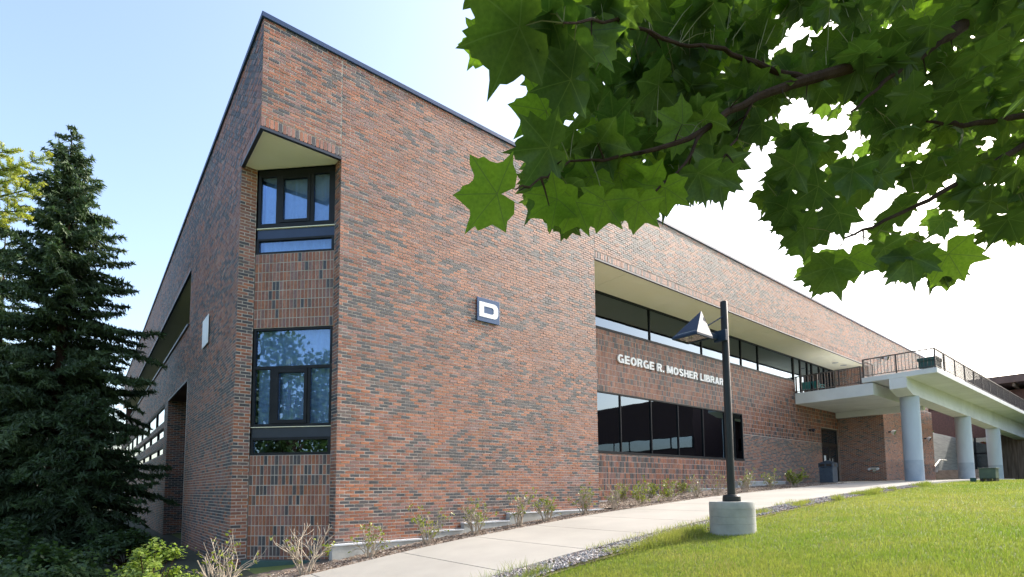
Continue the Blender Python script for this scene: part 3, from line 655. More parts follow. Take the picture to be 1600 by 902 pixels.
MB().tube([(LX-.05, LY, PT-.28), (hc[0]+.22, LY+.10, HZ+.21)], .012).obj('brace', M['lamp'], lp)

# ------------------------------------------------------------------ small fittings
def wall_light(loc, nrm, label, mat, group, r=.09):
    t = thing('wall_light', label, 'wall light', loc, 0, group); x, y, z = loc; nx, ny = nrm
    MB().tube([(x, y, z), (x+nx*.12, y+ny*.12, z)], .05, 12).obj('mount', M['trim'], t)
    a = np.array([x+nx*.14, y+ny*.14, z]); e = a+np.array([nx*.16, ny*.16, -.07])
    MB().tube([a, a+(e-a)*.3, e], [r*.6, r, r*1.25], 14).obj('housing', mat, t, smooth=True)
    MB().tube([e, e+(e-a)*.06], [r*1.1, r*1.1], 14).obj('lamp_lens', M['lens'], t)
wall_light((28.05, RY, 3.06), (0, -1), 'dark round wall light left of the entrance door', M['trim'], 'lights on the brick walls')
wall_light((32.9, -.54, 3.05), (0, -1), 'white floodlight on the brick block left of the first column', M['white'], 'lights on the brick walls', .12)
wall_light((39.9, -.54, 3.05), (0, -1), 'white floodlight on the brick block right of the first column', M['white'], 'lights on the brick walls', .12)
wall_light((34.5, 0, 7.62), (0, -1), 'white floodlight high on the brick wall above the walkway railing', M['white'], 'lights on the brick walls', .13)
sc = thing('hose_connection', 'pale double hose connection low on the brick wall beside the entrance', 'hose connection', (32.15, 0, .9))
MB().tube([(32.16, 0, .9), (32.0, 0, .9), (31.94, 0, .80)], .07, 12).obj('pipe', M['steel'], sc, smooth=True)
MB().tube([(31.98, -.2, .98), (31.98, .2, .98)], .06, 12).obj('header', M['steel'], sc, smooth=True)
for y in (-.2, .2): MB().tube([(31.99, y, .98), (31.85, y, .95)], [.055, .07], 12).obj('cap', M['white'], sc)

gx = 27.3; gb = float(g(gx))+.022
tb = thing('litter_bin', 'slate blue litter bin with a peaked lid in front of the entrance door', 'litter bin', (gx, .62, gb))
MB().prism([(gx-.32, .30), (gx+.32, .30), (gx+.32, .94), (gx-.32, .94)], gb, gb+.78).obj('body', M['bin'], tb, bevel=.03)
h = MB(); h.box(gx-.34, gx-.26, .28, .96, gb+.785, gb+.98).box(gx+.26, gx+.34, .28, .96, gb+.785, gb+.98).box(gx-.259, gx+.259, .28, .34, gb+.785, gb+.98).box(gx-.259, gx+.259, .9, .96, gb+.785, gb+.98)
h.obj('hood', M['bin'], tb)
p = MB(); p.V = [(gx-.36, .26, gb+.981), (gx+.36, .26, gb+.981), (gx+.36, .98, gb+.981), (gx-.36, .98, gb+.981), (gx-.1, .62, gb+1.14), (gx+.1, .62, gb+1.14)]
p.F = [(3, 2, 1, 0), (0, 1, 5, 4), (2, 3, 4, 5), (1, 2, 5), (3, 0, 4)]
p.obj('lid', M['bin'], tb)
for s in (-1, 1): MB().box(gx-.346, gx-.341, .62+s*.16-.12, .62+s*.16+.12, gb+.82, gb+.94).obj('opening', M['door'], tb)
MB().box(gx-.12, gx+.12, .274, .279, gb+.82, gb+.94).obj('opening', M['door'], tb)
pn = tag(MB().box(29.92, 30.17, RY+.025, RY+.035, 1.38, 1.75).obj('paper_notice', M['white']), 'white paper notice taped to the entrance door above the litter bin', 'notice')

ub = thing('utility_box', 'low olive green utility cabinet on the lawn edge by the columns', 'utility box', (26.9, -5.6, float(g(26.9))))
z = float(g(26.9))
MB().box(26.55, 27.2, -5.88, -5.36, z+.10, z+.50).obj('cabinet', M['util'], ub, bevel=.015)
MB().box(26.52, 27.23, -5.91, -5.33, z+.501, z+.54).obj('lid', M['util'], ub, bevel=.01)
for y in (-5.82, -5.62, -5.42): MB().box(26.6, 27.2, y-.05, y+.05, z-.1, z+.098).obj('foot', M['door'], ub)
tag(MB().prism([(26.2, -5.12), (26.5, -5.12), (26.5, -5.28), (26.2, -5.28)], z-.05, z+.14).obj('valve_cover', M['dkgreen'], None, bevel=.02), 'small dark green valve cover beside the olive utility cabinet', 'valve cover')

def patio_chair(loc, rz, label):
    t = thing('patio_chair', label, 'chair', loc, rz, 'teal chairs on the landing'); t.scale = (.72, .72, .62)
    MB().box(-.28, .28, -.26, .26, .36, .40).obj('seat', M['teal'], t, local=True)
    b = MB(); b.V = [(-.28, .24, .40), (.28, .24, .40), (.28, .46, .92), (-.28, .46, .92), (-.28, .27, .39), (.28, .27, .39), (.28, .49, .91), (-.28, .49, .91)]
    b.F = [(0, 1, 2, 3), (7, 6, 5, 4), (1, 0, 4, 5), (2, 1, 5, 6), (3, 2, 6, 7), (0, 3, 7, 4)]
    b.obj('backrest', M['teal'], t, local=True)
    for sx in (-.25, .25):
        for sy in (-.22, .22): MB().box(sx-.02, sx+.02, sy-.02, sy+.02, 0, .358).obj('leg', M['rail'], t, local=True)
        MB().box(sx-.03, sx+.03, -.24, .3, .56, .59).obj('armrest', M['teal'], t, local=True)
patio_chair((27.1, 1.38, 4.88), R(110), 'teal patio chair on the landing nearest the recessed brick wall')
patio_chair((27.2, .78, 4.88), R(75), 'teal patio chair on the landing nearer the wire mesh panel')
bx = thing('storage_bin', 'dark green lidded bin behind the corner of the walkway railing', 'storage bin', (27.5, -3.8, 5.17))
MB().prism([(27.1, -4.1), (28.0, -4.1), (28.0, -3.45), (27.1, -3.45)], 5.32, 5.62).obj('body', M['dkgreen'], bx, bevel=.02)
MB().prism([(27.05, -4.14), (28.05, -4.14), (28.05, -3.41), (27.05, -3.41)], 5.621, 5.80).obj('lid', M['dkgreen'], bx, bevel=.05)
for y in (-4.02, -3.53): MB().box(27.15, 27.95, y-.04, y+.04, 5.17, 5.318).obj('foot', M['white'], bx)

# ------------------------------------------------------------------ stairs and things beyond the columns
st = thing('stairway', 'brown concrete steps climbing beside the grey retaining wall', 'stairs', (44, -1, float(g(44))))
gs = float(g(44))
for i in range(5): MB().box(44+i*.6, 47.2, -2.3, .28, gs+i*.15-(.3 if i == 0 else .0), gs+(i+1)*.15).obj('step', M['step'], st, bevel=.012)
ck = MB(); ck.V = [(43.7, y, z) for y in (.29, .52) for z in (gs-.3, gs+.3)] + [(46.9, y, z) for y in (.29, .52) for z in (gs-.3, gs+1.3)]
ck.F = [(0, 1, 3, 2), (4, 6, 7, 5), (0, 4, 5, 1), (2, 3, 7, 6), (1, 5, 7, 3), (0, 2, 6, 4)]
ck.obj('cheek_wall', M['ret'], st)
hr = MB().tube([(43.7, .18, .85), (46.6, .18, 1.88), (48.6, .18, 1.90)], .045, 8)
hr.tube([(43.9, .18, gs-.1), (43.9, .18, .92)], .035, 8).tube([(46.7, .18, gs), (46.7, .18, 1.88)], .035, 8).obj('handrail', M['steel'], st)
rw = tag(MB().box(42.4, 58, .55, .95, -.3, 3.96).obj('retaining_wall', M['ret'], None, bevel=.02), 'grey board marked concrete retaining wall behind the stairway', 'wall')
fw = thing('planted_border', 'thin strip of red flowers along the top of the retaining wall', 'flowers', (45, .75, 3.96))
n = 260; c = np.stack([rng.uniform(42.6, 47.5, n), rng.uniform(.6, .9, n), 3.97+rng.uniform(0, .22, n)], 1)
def quads(c, nrm, up, wd, ln):
    """leaf quads: centre c, facing nrm, along up"""
    nrm = nrm/np.linalg.norm(nrm, axis=1, keepdims=True); s = np.cross(nrm, up); s /= np.linalg.norm(s, axis=1, keepdims=True)+1e-9; u = np.cross(s, nrm)
    V = np.stack([c-u*ln[:, None], c+s*wd[:, None]-u*ln[:, None]*.1, c+u*ln[:, None], c-s*wd[:, None]-u*ln[:, None]*.1], 1)
    return V.reshape(-1, 3), np.arange(len(c)*4).reshape(-1, 4)
def rvec(n): v = rng.normal(0, 1, (n, 3)); return v/np.linalg.norm(v, axis=1, keepdims=True)
V, F = quads(c, rvec(n), rvec(n), np.full(n, .06), np.full(n, .07))
tt = np.where((rng.random((n, 1)) < .55), np.array([[.5, .05, .06]]), np.array([[.06, .12, .03]]))
put('bloom', np_mesh('bloom', V, F, M['bushleaf'], tt), fw)

fb = thing('far_building', 'brown brick building with a deep flat roof beyond the walkway', 'building', (62, -20, .4))
MB().box(62.5, 80, -66, 8, -.5, 8.55).obj('wall', M['brickfar'], fb)
MB().box(60, 82, -68, 9, 8.9, 9.55).obj('roof', M['brown'], fb)
MB().box(52, 62, -70, -20, -.5, 10.7).obj('upper_wall', M['brickfar'], fb)
for y in np.arange(-68, -22, 3.0):
    f = MB().box(51.9, 51.998, y, y+2.9, 4.6, 6.0).obj('window', M['frame'], fb); MB().box(51.88, 51.898, y+.08, y+2.82, 4.68, 5.92).obj('pane', M['bright_glass'], f)
for y in np.arange(-20, 8, 1.1): MB().box(60.3, 62.5, y-.09, y+.09, 8.58, 8.898).obj('roof_beam', M['wood'], fb)
for y in np.arange(-64, -6, 2.4):
    f = MB().box(62.42, 62.498, y, y+2.2, 4.6, 6.2).obj('window', M['frame'], fb); MB().box(62.40, 62.418, y+.1, y+2.1, 4.7, 6.1).obj('pane', M['dark_glass'], f)
bw = thing('back_wing', 'dark brick wing with tall dark glass behind the stairway', 'building', (58, 3, .4))
MB().box(56, 57, .96, 12, -.3, 6.6).box(56, 57, -1.4, .94, 4.0, 6.6).obj('wall', M['brickfar'], bw)
gw = MB().box(56.2, 56.3, -1.4, .9, -.2, 4.0).box(56.1, 56.2, -1.4, -1.28, 0, 4.0).box(56.1, 56.2, -.3, -.18, 0, 4).box(56.1, 56.2, -1.28, .9, 2.6, 2.72).obj('glazed_screen', M['frame'], bw)
MB().box(56.17, 56.195, -1.27, .9, .3, 2.59).obj('pane', M['dark_glass'], gw); MB().box(56.17, 56.195, -1.27, .9, 2.73, 3.99).obj('pane', M['dark_glass'], gw)
pf = thing('plank_fence', 'weathered brown plank screen under the far end of the walkway', 'fence', (59, -3, .4))
for i, y in enumerate(np.arange(-6.6, -1.55, .32)):
    MB().box(58.9+rng.uniform(-.02, .02), 59.0, y, y+.31, 0, 4.9+rng.uniform(-.05, .05)).obj('plank', M['wood'], pf)
MB().box(59.003, 59.1, -6.6, -1.5, 1, 1.15).box(59.003, 59.1, -6.6, -1.5, 3.6, 3.75).obj('batten', M['wood'], pf)

# ------------------------------------------------------------------ vegetation
def onY(px, py, y):
    d = CF + (px-CXP)/FPX*CR + (CYP-py)/FPX*CU; return CAM + d*(y-CAM[1])/d[1]
def twiggy(seed, h, wd, leaves, leafy=False):
    r = np.random.default_rng(seed); m = MB(); tips = []
    def grow(p, d, L, rad, lev):
        n = 3; pts = [p]; dd = d.copy()
        for i in range(n):
            dd = dd + r.normal(0, .16, 3); dd /= np.linalg.norm(dd); pts.append(pts[-1]+dd*L/n)
        rr = np.linspace(rad, rad*.72, n+1); m.tube(pts, list(rr), 4, cap=False)
        tips.append((pts[-1], dd)); tips.append((pts[2], dd))
        if lev < 3:
            for k in range(r.integers(2, 4) if lev < 2 else r.integers(1, 4)):
                i = r.integers(1, n+1); a = rng_dir(r); nd = dd*.9 + a*.62 + np.array([0, 0, .22]); nd /= np.linalg.norm(nd)
                grow(pts[i], nd, L*r.uniform(.42, .7), rr[i]*.8, lev+1)
    ns = 12
    for k in range(ns):
        a = 2*math.pi*(k+r.uniform(-.3, .3))/ns; sp = r.uniform(.15, .95)*wd/h
        d = np.array([math.cos(a)*sp, math.sin(a)*sp, 1.0]); d /= np.linalg.norm(d)
        grow(np.array([math.cos(a)*.05, math.sin(a)*.05, -.04]), d, h*r.uniform(.42, .62), .0105, 1)
    zt = max(v[2] for v in m.V); s = h/zt; m.V = [(v[0]*s, v[1]*s, v[2]*s) for v in m.V]
    st = raw_mesh('stems', m.V, m.F, M['twig'])
    idx = r.permutation(len(tips))
    c = np.array([tips[i % len(tips)][0]*s for i in (idx if not leafy else np.tile(idx, 3))])[:leaves]
    if not leafy: c = c[np.argsort(c[:, 2]+r.uniform(0, .5*h, len(c)))][:max(6, leaves)]
    c = np.repeat(c, 3, 0) + r.normal(0, .022, (len(c)*3, 3)); n = len(c)
    V, F = quads(c, r.normal(0, 1, (n, 3))+[0, 0, .6], r.normal(0, 1, (n, 3)), r.uniform(.012, .023, n), r.uniform(.024, .044, n))
    t = np.array([.20, .24, .035])*r.uniform(.65, 1.25, (n, 1))
    return st, np_mesh('leaves', V, F, M['bushleaf'], t)
def rng_dir(r): v = r.normal(0, 1, 3); return v/np.linalg.norm(v)
SHR = [((346, 903), -1.0, 0.95, 0.5, 20, 'leggy bare shrub at the bottom left, in front of the shaded brick corner'),
       ((476, 888), -.75, 0.81, 0.38, 10, 'bare twiggy shrub in front of the green sill of the corner panel'),
       ((578, 875), -.62, 0.67, 0.5, 26, 'bare spreading shrub before the lowest concrete footing step'),
       ((668, 852), -.60, 0.79, 0.34, 34, 'upright shrub with yellow leaves at its foot before the second footing step'),
       ((742, 838), -.60, 0.79, 0.35, 30, 'thin shrub sprouting green before the third footing step'),
       ((812, 826), -.58, 0.88, 0.29, 24, 'narrow tall twiggy shrub at the left end of the highest footing step'),
       ((853, 821), -.55, 0.7, 0.3, 40, 'low shrub with fresh green foot before the middle of the highest footing step'),
       ((914, 811), -.55, 0.75, 0.36, 34, 'shrub with green sprigs at the right end of the big brick wall'),
       ((960, 804), -.55, 0.92, 0.37, 12, 'dense grey twiggy shrub just past the end of the big brick wall'),
       ((1003, 797), -.55, 0.81, 0.33, 60, 'shrub with many yellow green leaves below the left part of the long window'),
       ((1046, 790), -.55, 0.67, 0.35, 60, 'leafy low shrub below the middle of the long window'),
       ((1090, 784), -.55, 0.83, 0.3, 14, 'grey bare shrub left of the lamp pole below the long window'),
       ((1120, 780), -.55, 0.87, 0.36, 10, 'pale bare shrub partly behind the lamp pole'),
       ((1166, 774), -.55, 0.84, 0.44, 34, 'wide shrub with yellow tips right of the lamp pole'),
       ((1205, 766), -.60, 0.75, 0.36, 40, 'shrub with a few leaves below the plain brick right of the long window')]
for i, (p, yy, h, wd, lv, lab) in enumerate(SHR):
    P = onY(*p, yy); a, b = twiggy(100+i, h*1.06, wd, int(lv*1.8))
    t = thing('bare_shrub', lab, 'shrub', (P[0], yy, float(g(P[0]))+.01), rng.uniform(0, 6), 'shrubs along the mulch bed')
    put('stems', a, t, local=True); put('leaves', b, t, local=True)
P = onY(1241, 760, -.6); a, b = twiggy(140, .82, .34, 400, True)
t = thing('leafy_shrub', 'full yellow green leafy shrub at the right end of the mulch bed', 'shrub', (P[0], -.6, float(g(P[0]))), 0, 'shrubs along the mulch bed')
put('stems', a, t, local=True); put('leaves', b, t, local=True)
for i, (x, h, lab) in enumerate(((11.4, .6, 'small green shrub in wall shade under the left part of the long window'), (12.9, .55, 'small green shrub in the shade by the wall under the second window mullion'), (14.8, .62, 'small green shrub in the shade by the wall under the middle of the long window'), (24.3, .7, 'dull leafless shrub in shade left of the litter bin'))):
    a, b = twiggy(150+i, h, .26, 130 if i < 3 else 10, i < 3)
    t = thing('shaded_shrub', lab, 'shrub', (x, .95, float(g(x))), 0, 'shrubs along the mulch bed'); put('stems', a, t, local=True); put('leaves', b, t, local=True)

# --- wood chips, gravel, grass
def rocks(name, n, x0, x1, y0, y1, smin, smax, mat, cols, flat, dz, power=1.0):
    x = x0 + (x1-x0)*rng.random(n)**power; y = rng.uniform(y0, y1, n); s = rng.uniform(smin, smax, n)
    V0 = np.array([[1, 0, 0], [0, 1, 0], [-1, 0, 0], [0, -1, 0], [.2, .1, 1], [.1, -.2, -1]], float)
    F0 = np.array([[0, 1, 4], [1, 2, 4], [2, 3, 4], [3, 0, 4], [1, 0, 5], [2, 1, 5], [3, 2, 5], [0, 3, 5]])
    V = V0[None]*rng.uniform(.55, 1.3, (n, 6, 1))*np.stack([s*rng.uniform(.8, 1.5, n), s*rng.uniform(.5, 1, n), s*flat], 1)[:, None]
    a = rng.uniform(0, 6.28, n); q = rng.normal(0, .3, n)
    X = V[..., 0]*np.cos(a)[:, None]-V[..., 1]*np.sin(a)[:, None]; Y = V[..., 0]*np.sin(a)[:, None]+V[..., 1]*np.cos(a)[:, None]; Z = V[..., 2]+V[..., 0]*q[:, None]
    V = np.stack([X+x[:, None], Y+y[:, None], Z+(g(x)+dz)[:, None]], -1)
    F = np.arange(n)[:, None, None]*6+F0[None]
    t = np.array(cols)[rng.integers(0, len(cols), n)]*rng.uniform(.75, 1.2, (n, 1))
    return put(name, np_mesh(name, V.reshape(-1, 3), F.reshape(-1, 3), mat, np.repeat(t, 8, 0)), kind='stuff')
CH = [[.30, .22, .16], [.20, .14, .10], [.38, .31, .25], [.13, .09, .07], [.46, .40, .34]]
rocks('wood_chips', 15000, -.9, 14, -1.0, -.15, .012, .034, M['chips'], CH, .25, -.002, 1.4)
rocks('wood_chips', 7000, 9.3, 26, -1.0, 1.6, .016, .04, M['chips'], CH, .25, .022, 1.2)
rocks('gravel', 9000, 1.6, 22, -4.78, -4.22, .014, .034, M['stone'], [[.36, .34, .32], [.24, .22, .22], [.48, .45, .42], [.30, .24, .21]], .6, .012, 1.3)
def grass(n, fn, h0, h1, wd):
    x, y = fn(n); n = len(x); d = np.hypot(x-CAM[0], y-CAM[1]); z = g(x)-.03
    h = rng.uniform(h0, h1, n)*(.7+.6*lown(x*.8+90, y*.8+90, 3)); a = rng.uniform(0, 6.28, n); w_ = wd*(.6+d/12); le = rng.normal(0, .5, (n, 2))*h[:, None]
    V = np.stack([np.stack([x-np.cos(a)*w_, y-np.sin(a)*w_, z], -1), np.stack([x+np.cos(a)*w_, y+np.sin(a)*w_, z], -1), np.stack([x+le[:, 0], y+le[:, 1], z+.03+h], -1)], 1)
    k = np.clip((lown(x*.45+20, y*.45+120, 7)*.4+lown(x*1.6, y*1.6+50, 9)*.35+lown(x*6.1, y*6.1+40, 15)*.25-.5)*1.9+.5, 0, 1)
    c = np.array([.155, .22, .036])*(1-k[:, None]) + np.array([.26, .27, .075])*k[:, None]
    dry = rng.random(n) < .05+.14*(lown(x*1.1+9, y*1.1+77, 21) > .72); c[dry] = [.30, .26, .13]
    c *= rng.uniform(.75, 1.25, (n, 1))
    return put('grass', np_mesh('grass', V.reshape(-1, 3), np.arange(n*3).reshape(-1, 3), M['blade'], c), kind='stuff')
def lawn_pts(n):
    d = 6.0*(34/6.0)**(rng.random(n)**1.15); a = rng.uniform(-.62, 1.02, n); x = CAM[0]+d*np.cos(a); y = CAM[1]+d*np.sin(a)
    edge = -4.60 + .13*np.sin(x*1.7)+.1*np.sin(x*4.1); ok = (y < edge) & (np.hypot(x-LX, y-LY) > .39) & (y > -34)
    return x[ok], y[ok]
grass(560000, lawn_pts, .006, .024, .0034)
def tufts(n):
    x = np.concatenate([rng.uniform(2, 22, n), LX-.9+rng.normal(0, .5, n//3), rng.uniform(1.5, 12, n//8)])
    y = np.concatenate([-4.66+rng.normal(0, .07, n)+.12*np.sin(x[:n]*2.3), LY+.5+rng.normal(0, .12, n//3), -4.2+rng.normal(0, .04, n//8)])
    k = lown(x*1.3+40, y*0+5, 12); ok = (k > .45) & (np.hypot(x-LX, y-LY) > .52); return x[ok], y[ok]
grass(9000, tufts, .05, .16, .004)

# --- conifers
def conifer(name, base, H, Rad, seed, label, cols, dens=1.0, n_w=46, droop=.5, zmin=.03, hide=None):
    r = np.random.default_rng(seed); base = np.array(base, float); t = thing(name, label, 'tree', base)
    MB().tube([base+[0, 0, -.3], base+[.03, 0, H*.5], base+[0, 0, H*.985]], [.17*Rad/2.4, .10*Rad/2.4, .012], 10).obj('trunk', M['bark'], t)
    C, D, L, W, T = [], [], [], [], []; bb = MB()
    for i in range(n_w):
        hz = zmin+(1-zmin)*(i/(n_w-1))**.92; nb = r.integers(6, 10) if hz < .93 else r.integers(3, 5)
        a0 = r.uniform(0, 6.28)
        for k in range(nb):
            a = a0+6.283*k/nb+r.normal(0, .22); Lb = Rad*(max(0.0, 1-hz)**.72*1.0+.035)*r.choice([.5, .75, .95, 1.12, 1.34], p=[.2, .25, .25, .2, .1])
            if hz < .12: Lb *= .75
            o = np.array([math.cos(a), math.sin(a), 0]); sd = np.array([-o[1], o[0], 0]); z0 = H*hz+r.normal(0, .07)
            dr = droop*(1-.8*hz)+r.normal(0, .14); ris = .25*hz+.05
            def pt(s): return base+np.array([0, 0, z0])+o*Lb*s+np.array([0, 0, Lb*(ris*s-dr*s*s+.22*max(0, s-.7)**1.0)])
            bb.tube([pt(0), pt(.4), pt(.75), pt(1)], [.018*Lb/1.5+.004, .012, .007, .003], 4, cap=False)
            ns = max(4, int(Lb/.05*dens))
            for j in range(ns):
                s = .10+.90*(j+r.random())/ns; p = pt(s); tl = (.10+.33*Lb/1.6*(1-s)**.7*r.uniform(.5, 1.3))*(.55+.45*min(1, s*3))
                for side in (-1, 1):
                    d = o*.75+sd*side*r.uniform(.5, 1.0)+np.array([0, 0, -.35-.75*r.random()]); d /= np.linalg.norm(d)
                    nseg = max(1, int(tl/.11))
                    for q in range(nseg):
                        c = p+d*tl*(q+.5)/nseg; C.append(c+r.normal(0, .012, 3)); D.append(d+r.normal(0, .38, 3)); L.append(tl/nseg*.8+.035); W.append(.026*r.uniform(.7, 1.4)); T.append(s*.6+.4*(q+1)/nseg)
    C, D, L, W, T = map(np.array, (C, D, L, W, T)); D /= np.linalg.norm(D, axis=1, keepdims=True); n = len(C)
    bb.obj('branches', M['bark'], t)
    V1, F1_ = quads(C, r.normal(0, 1, (n, 3)), D, W, L); V2, F2_ = quads(C, r.normal(0, 1, (n, 3)), D, W, L)
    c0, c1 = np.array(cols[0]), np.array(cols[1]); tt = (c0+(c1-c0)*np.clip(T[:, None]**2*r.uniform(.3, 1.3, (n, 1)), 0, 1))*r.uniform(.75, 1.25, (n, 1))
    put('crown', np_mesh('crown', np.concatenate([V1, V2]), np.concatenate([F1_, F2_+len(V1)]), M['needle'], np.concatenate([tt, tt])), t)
    return t
gy = lambda x: float(g(x))
conifer('spruce_tree', (-3.05, 11.2, gy(-3.05)), 13.6, 3.2, 3, 'tall dark spruce with drooping boughs in front of the shaded brick side', ([.040, .072, .036], [.085, .135, .052]), n_w=50)
conifer('spruce_tree', (-5.9, 12.6, gy(-5.9)), 10.9, 2.6, 5, 'shorter dark spruce at the left edge beside the tall spruce', ([.040, .072, .034], [.085, .135, .05]), n_w=40, dens=.8)
conifer('spruce_tree', (-2.2, 8.6, gy(-2.2)), 4.6, 2.1, 8, 'young dark spruce crowded low in front of the tall spruce', ([.028, .050, .024], [.045, .085, .03]), n_w=22, dens=.9)

for i, (x, y, H, Rd, lab) in enumerate(((-5.0, 17, 12.2, 2.9, 'dark spruce standing directly behind the tall spruce'), (-8.4, 19, 11, 3, 'dark spruce at the far left edge behind the shorter spruce'),
        (-7, 34, 13, 4, 'distant dark spruce showing between the boughs at the left'))):
    conifer('spruce_tree', (x, y, gy(x)), H, Rd, 60+i, lab, ([.030, .055, .026], [.055, .09, .033]), n_w=30, dens=.6)
# fir whose bright new shoots reach in from the left
ft = thing('fir_tree', 'pale yellow green fir boughs reaching in at the left edge before the tall spruce', 'tree', (-4.9, -4.4, gy(-4.9)))
tr = np.array([-4.9, -4.4, gy(-4.9)])
MB().tube([tr+[0, 0, -.3], tr+[0, 0, 3], tr+[.02, 0, 6.5]], [.12, .08, .01], 12).obj('trunk', M['bark'], ft)
NV = {k: [] for k in 'cdlwt'}; bb = MB()
def shoot(p0, d, L, r, nl=.048):
    d = d/np.linalg.norm(d); bb.tube([p0, p0+d*L], [.0035, .002], 5, cap=False); n = int(L/.0011)
    s = r.random(n); a = np.cross(d, [0, 0, 1.0]); a /= np.linalg.norm(a)+1e-9; b = np.cross(a, d); th = r.uniform(0, 6.28, n)
    rad = np.cos(th)[:, None]*a+np.sin(th)[:, None]*b*.8+np.array([0, 0, .25]); nd = rad*.8+d*.55; nd /= np.linalg.norm(nd, axis=1, keepdims=True); ln = nl*r.uniform(.7, 1.1, n)*(1-.35*s)
    NV['c'].append(p0+d*L*s[:, None]+nd*ln[:, None]*.5); NV['d'].append(nd); NV['l'].append(ln*.5); NV['w'].append(np.full(n, .0026)); NV['t'].append(s)
rf = np.random.default_rng(21)
def bough(p0, p1, n, ln):
    p0 = np.array(p0); p1 = np.array(p1); ax = p1-p0; sd = np.cross(ax, [0, 0, 1.0]); sd /= np.linalg.norm(sd)
    bb.tube([p0, (p0+p1)/2+[0, 0, .03], p1], [.012, .008, .003], 6)
    shoot(p1-ax/np.linalg.norm(ax)*.02, ax, ln, rf)
    for i in range(n):
        s = .45+.55*(i+.5)/n; q = p0+ax*s
        for k in (-1, 1):
            shoot(q, ax/np.linalg.norm(ax)*.8+sd*k*rf.uniform(.6, 1)+np.array([0, 0, rf.normal(.1, .25)]), ln*rf.uniform(.6, 1.1), rf)
ends = [((-60, 300, 4.3), (58, 250, 4.25)), ((-60, 285, 4.2), (22, 262, 4.15)), ((-50, 330, 4.3), (46, 296, 4.3)), ((-50, 345, 4.4), (28, 330, 4.35)), ((-70, 250, 4.4), (10, 238, 4.4)), ((-70, 300, 4.1), (0, 285, 4.1)), ((-60, 360, 4.2), (6, 345, 4.3))]
for a, b in ends:
    A_, B_ = at(*a), at(*b); q_ = np.array([tr[0], tr[1], A_[2]-.25]); bough(q_, A_, 9, .17); bough(q_+(A_-q_)*.1, q_+(A_-q_)*.6, 6, .17); bough(A_, B_, 4, .15)
for i in range(26):                       # the rest of the tree, outside the picture
    z = 1.0+4.3*i/26; a = rf.uniform(0, 6.28); Lb = 1.1*(1-i/30)
    d = np.array([math.cos(a), math.sin(a), -.15]); e = np.array([tr[0], tr[1], tr[2]+z+.6])
    if proj(e+d*Lb*1.3)[0] > -70 and proj(e+d*Lb)[2] > 0: continue
    bough(e, e+d*Lb, 4, .28)
bb.obj('branches', M['bark'], ft)
c, d, l, ww, ts = (np.concatenate(NV[k]) for k in 'cdlwt'); n = len(c)
V, F = quads(c, rf.normal(0, 1, (n, 3)), d, ww, l)
put('needles', np_mesh('needles', V, F, M['fir'], (np.array([.20, .27, .06])+(np.array([.46, .47, .09])-np.array([.20, .27, .06]))*ts[:, None])*rf.uniform(.8, 1.2, (n, 1))), ft)

def bush(name, base, rx, rz_, n, cols, label, seed, lw=.018, ll=.032, flat=.0):
    r = np.random.default_rng(seed); base = np.array(base, float); t = thing(name, label, 'bush', base)
    cl = r.normal(0, 1, (46, 3)); cl /= np.linalg.norm(cl, axis=1, keepdims=True); cl *= r.uniform(.45, 1, (46, 1))**.5; cl[:, 2] = np.abs(cl[:, 2])*.95+.06
    st = MB()
    for q in cl: st.tube([base, base+q*[rx*.5, rx*.5, rz_*.35]+[0, 0, rz_*.12], base+q*[rx, rx, rz_]], [.012, .008, .003], 4, cap=False)
    st.obj('stems', M['bark'], t)
    w_ = cl[r.integers(0, 46, n)]; c = w_*[rx, rx, rz_]+r.normal(0, .11*rx, (n, 3))*[1, 1, .7]
    nn = w_*.6+r.normal(0, .5, (n, 3))+[0, 0, .8]
    V, F = quads(base+c, nn, r.normal(0, 1, (n, 3))+w_, r.uniform(.7, 1.3, n)*lw, r.uniform(.7, 1.3, n)*ll)
    k = r.random((n, 1)); tt = (np.array(cols[0])*(1-k)+np.array(cols[1])*k)*r.uniform(.8, 1.2, (n, 1))
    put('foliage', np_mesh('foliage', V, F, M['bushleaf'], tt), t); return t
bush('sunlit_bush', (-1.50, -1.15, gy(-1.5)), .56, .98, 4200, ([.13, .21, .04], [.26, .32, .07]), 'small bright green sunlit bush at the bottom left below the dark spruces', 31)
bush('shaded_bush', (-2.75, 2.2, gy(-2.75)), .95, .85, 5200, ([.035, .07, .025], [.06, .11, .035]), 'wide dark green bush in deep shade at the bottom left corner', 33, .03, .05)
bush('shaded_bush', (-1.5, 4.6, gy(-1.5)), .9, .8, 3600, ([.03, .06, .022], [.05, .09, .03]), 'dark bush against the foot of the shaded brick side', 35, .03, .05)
bush('shaded_bush', (-4.0, 6.0, gy(-4)), 1.3, 1.3, 4000, ([.03, .06, .022], [.05, .09, .03]), 'large dark bush below the shorter spruce at the left edge', 36, .035, .06)

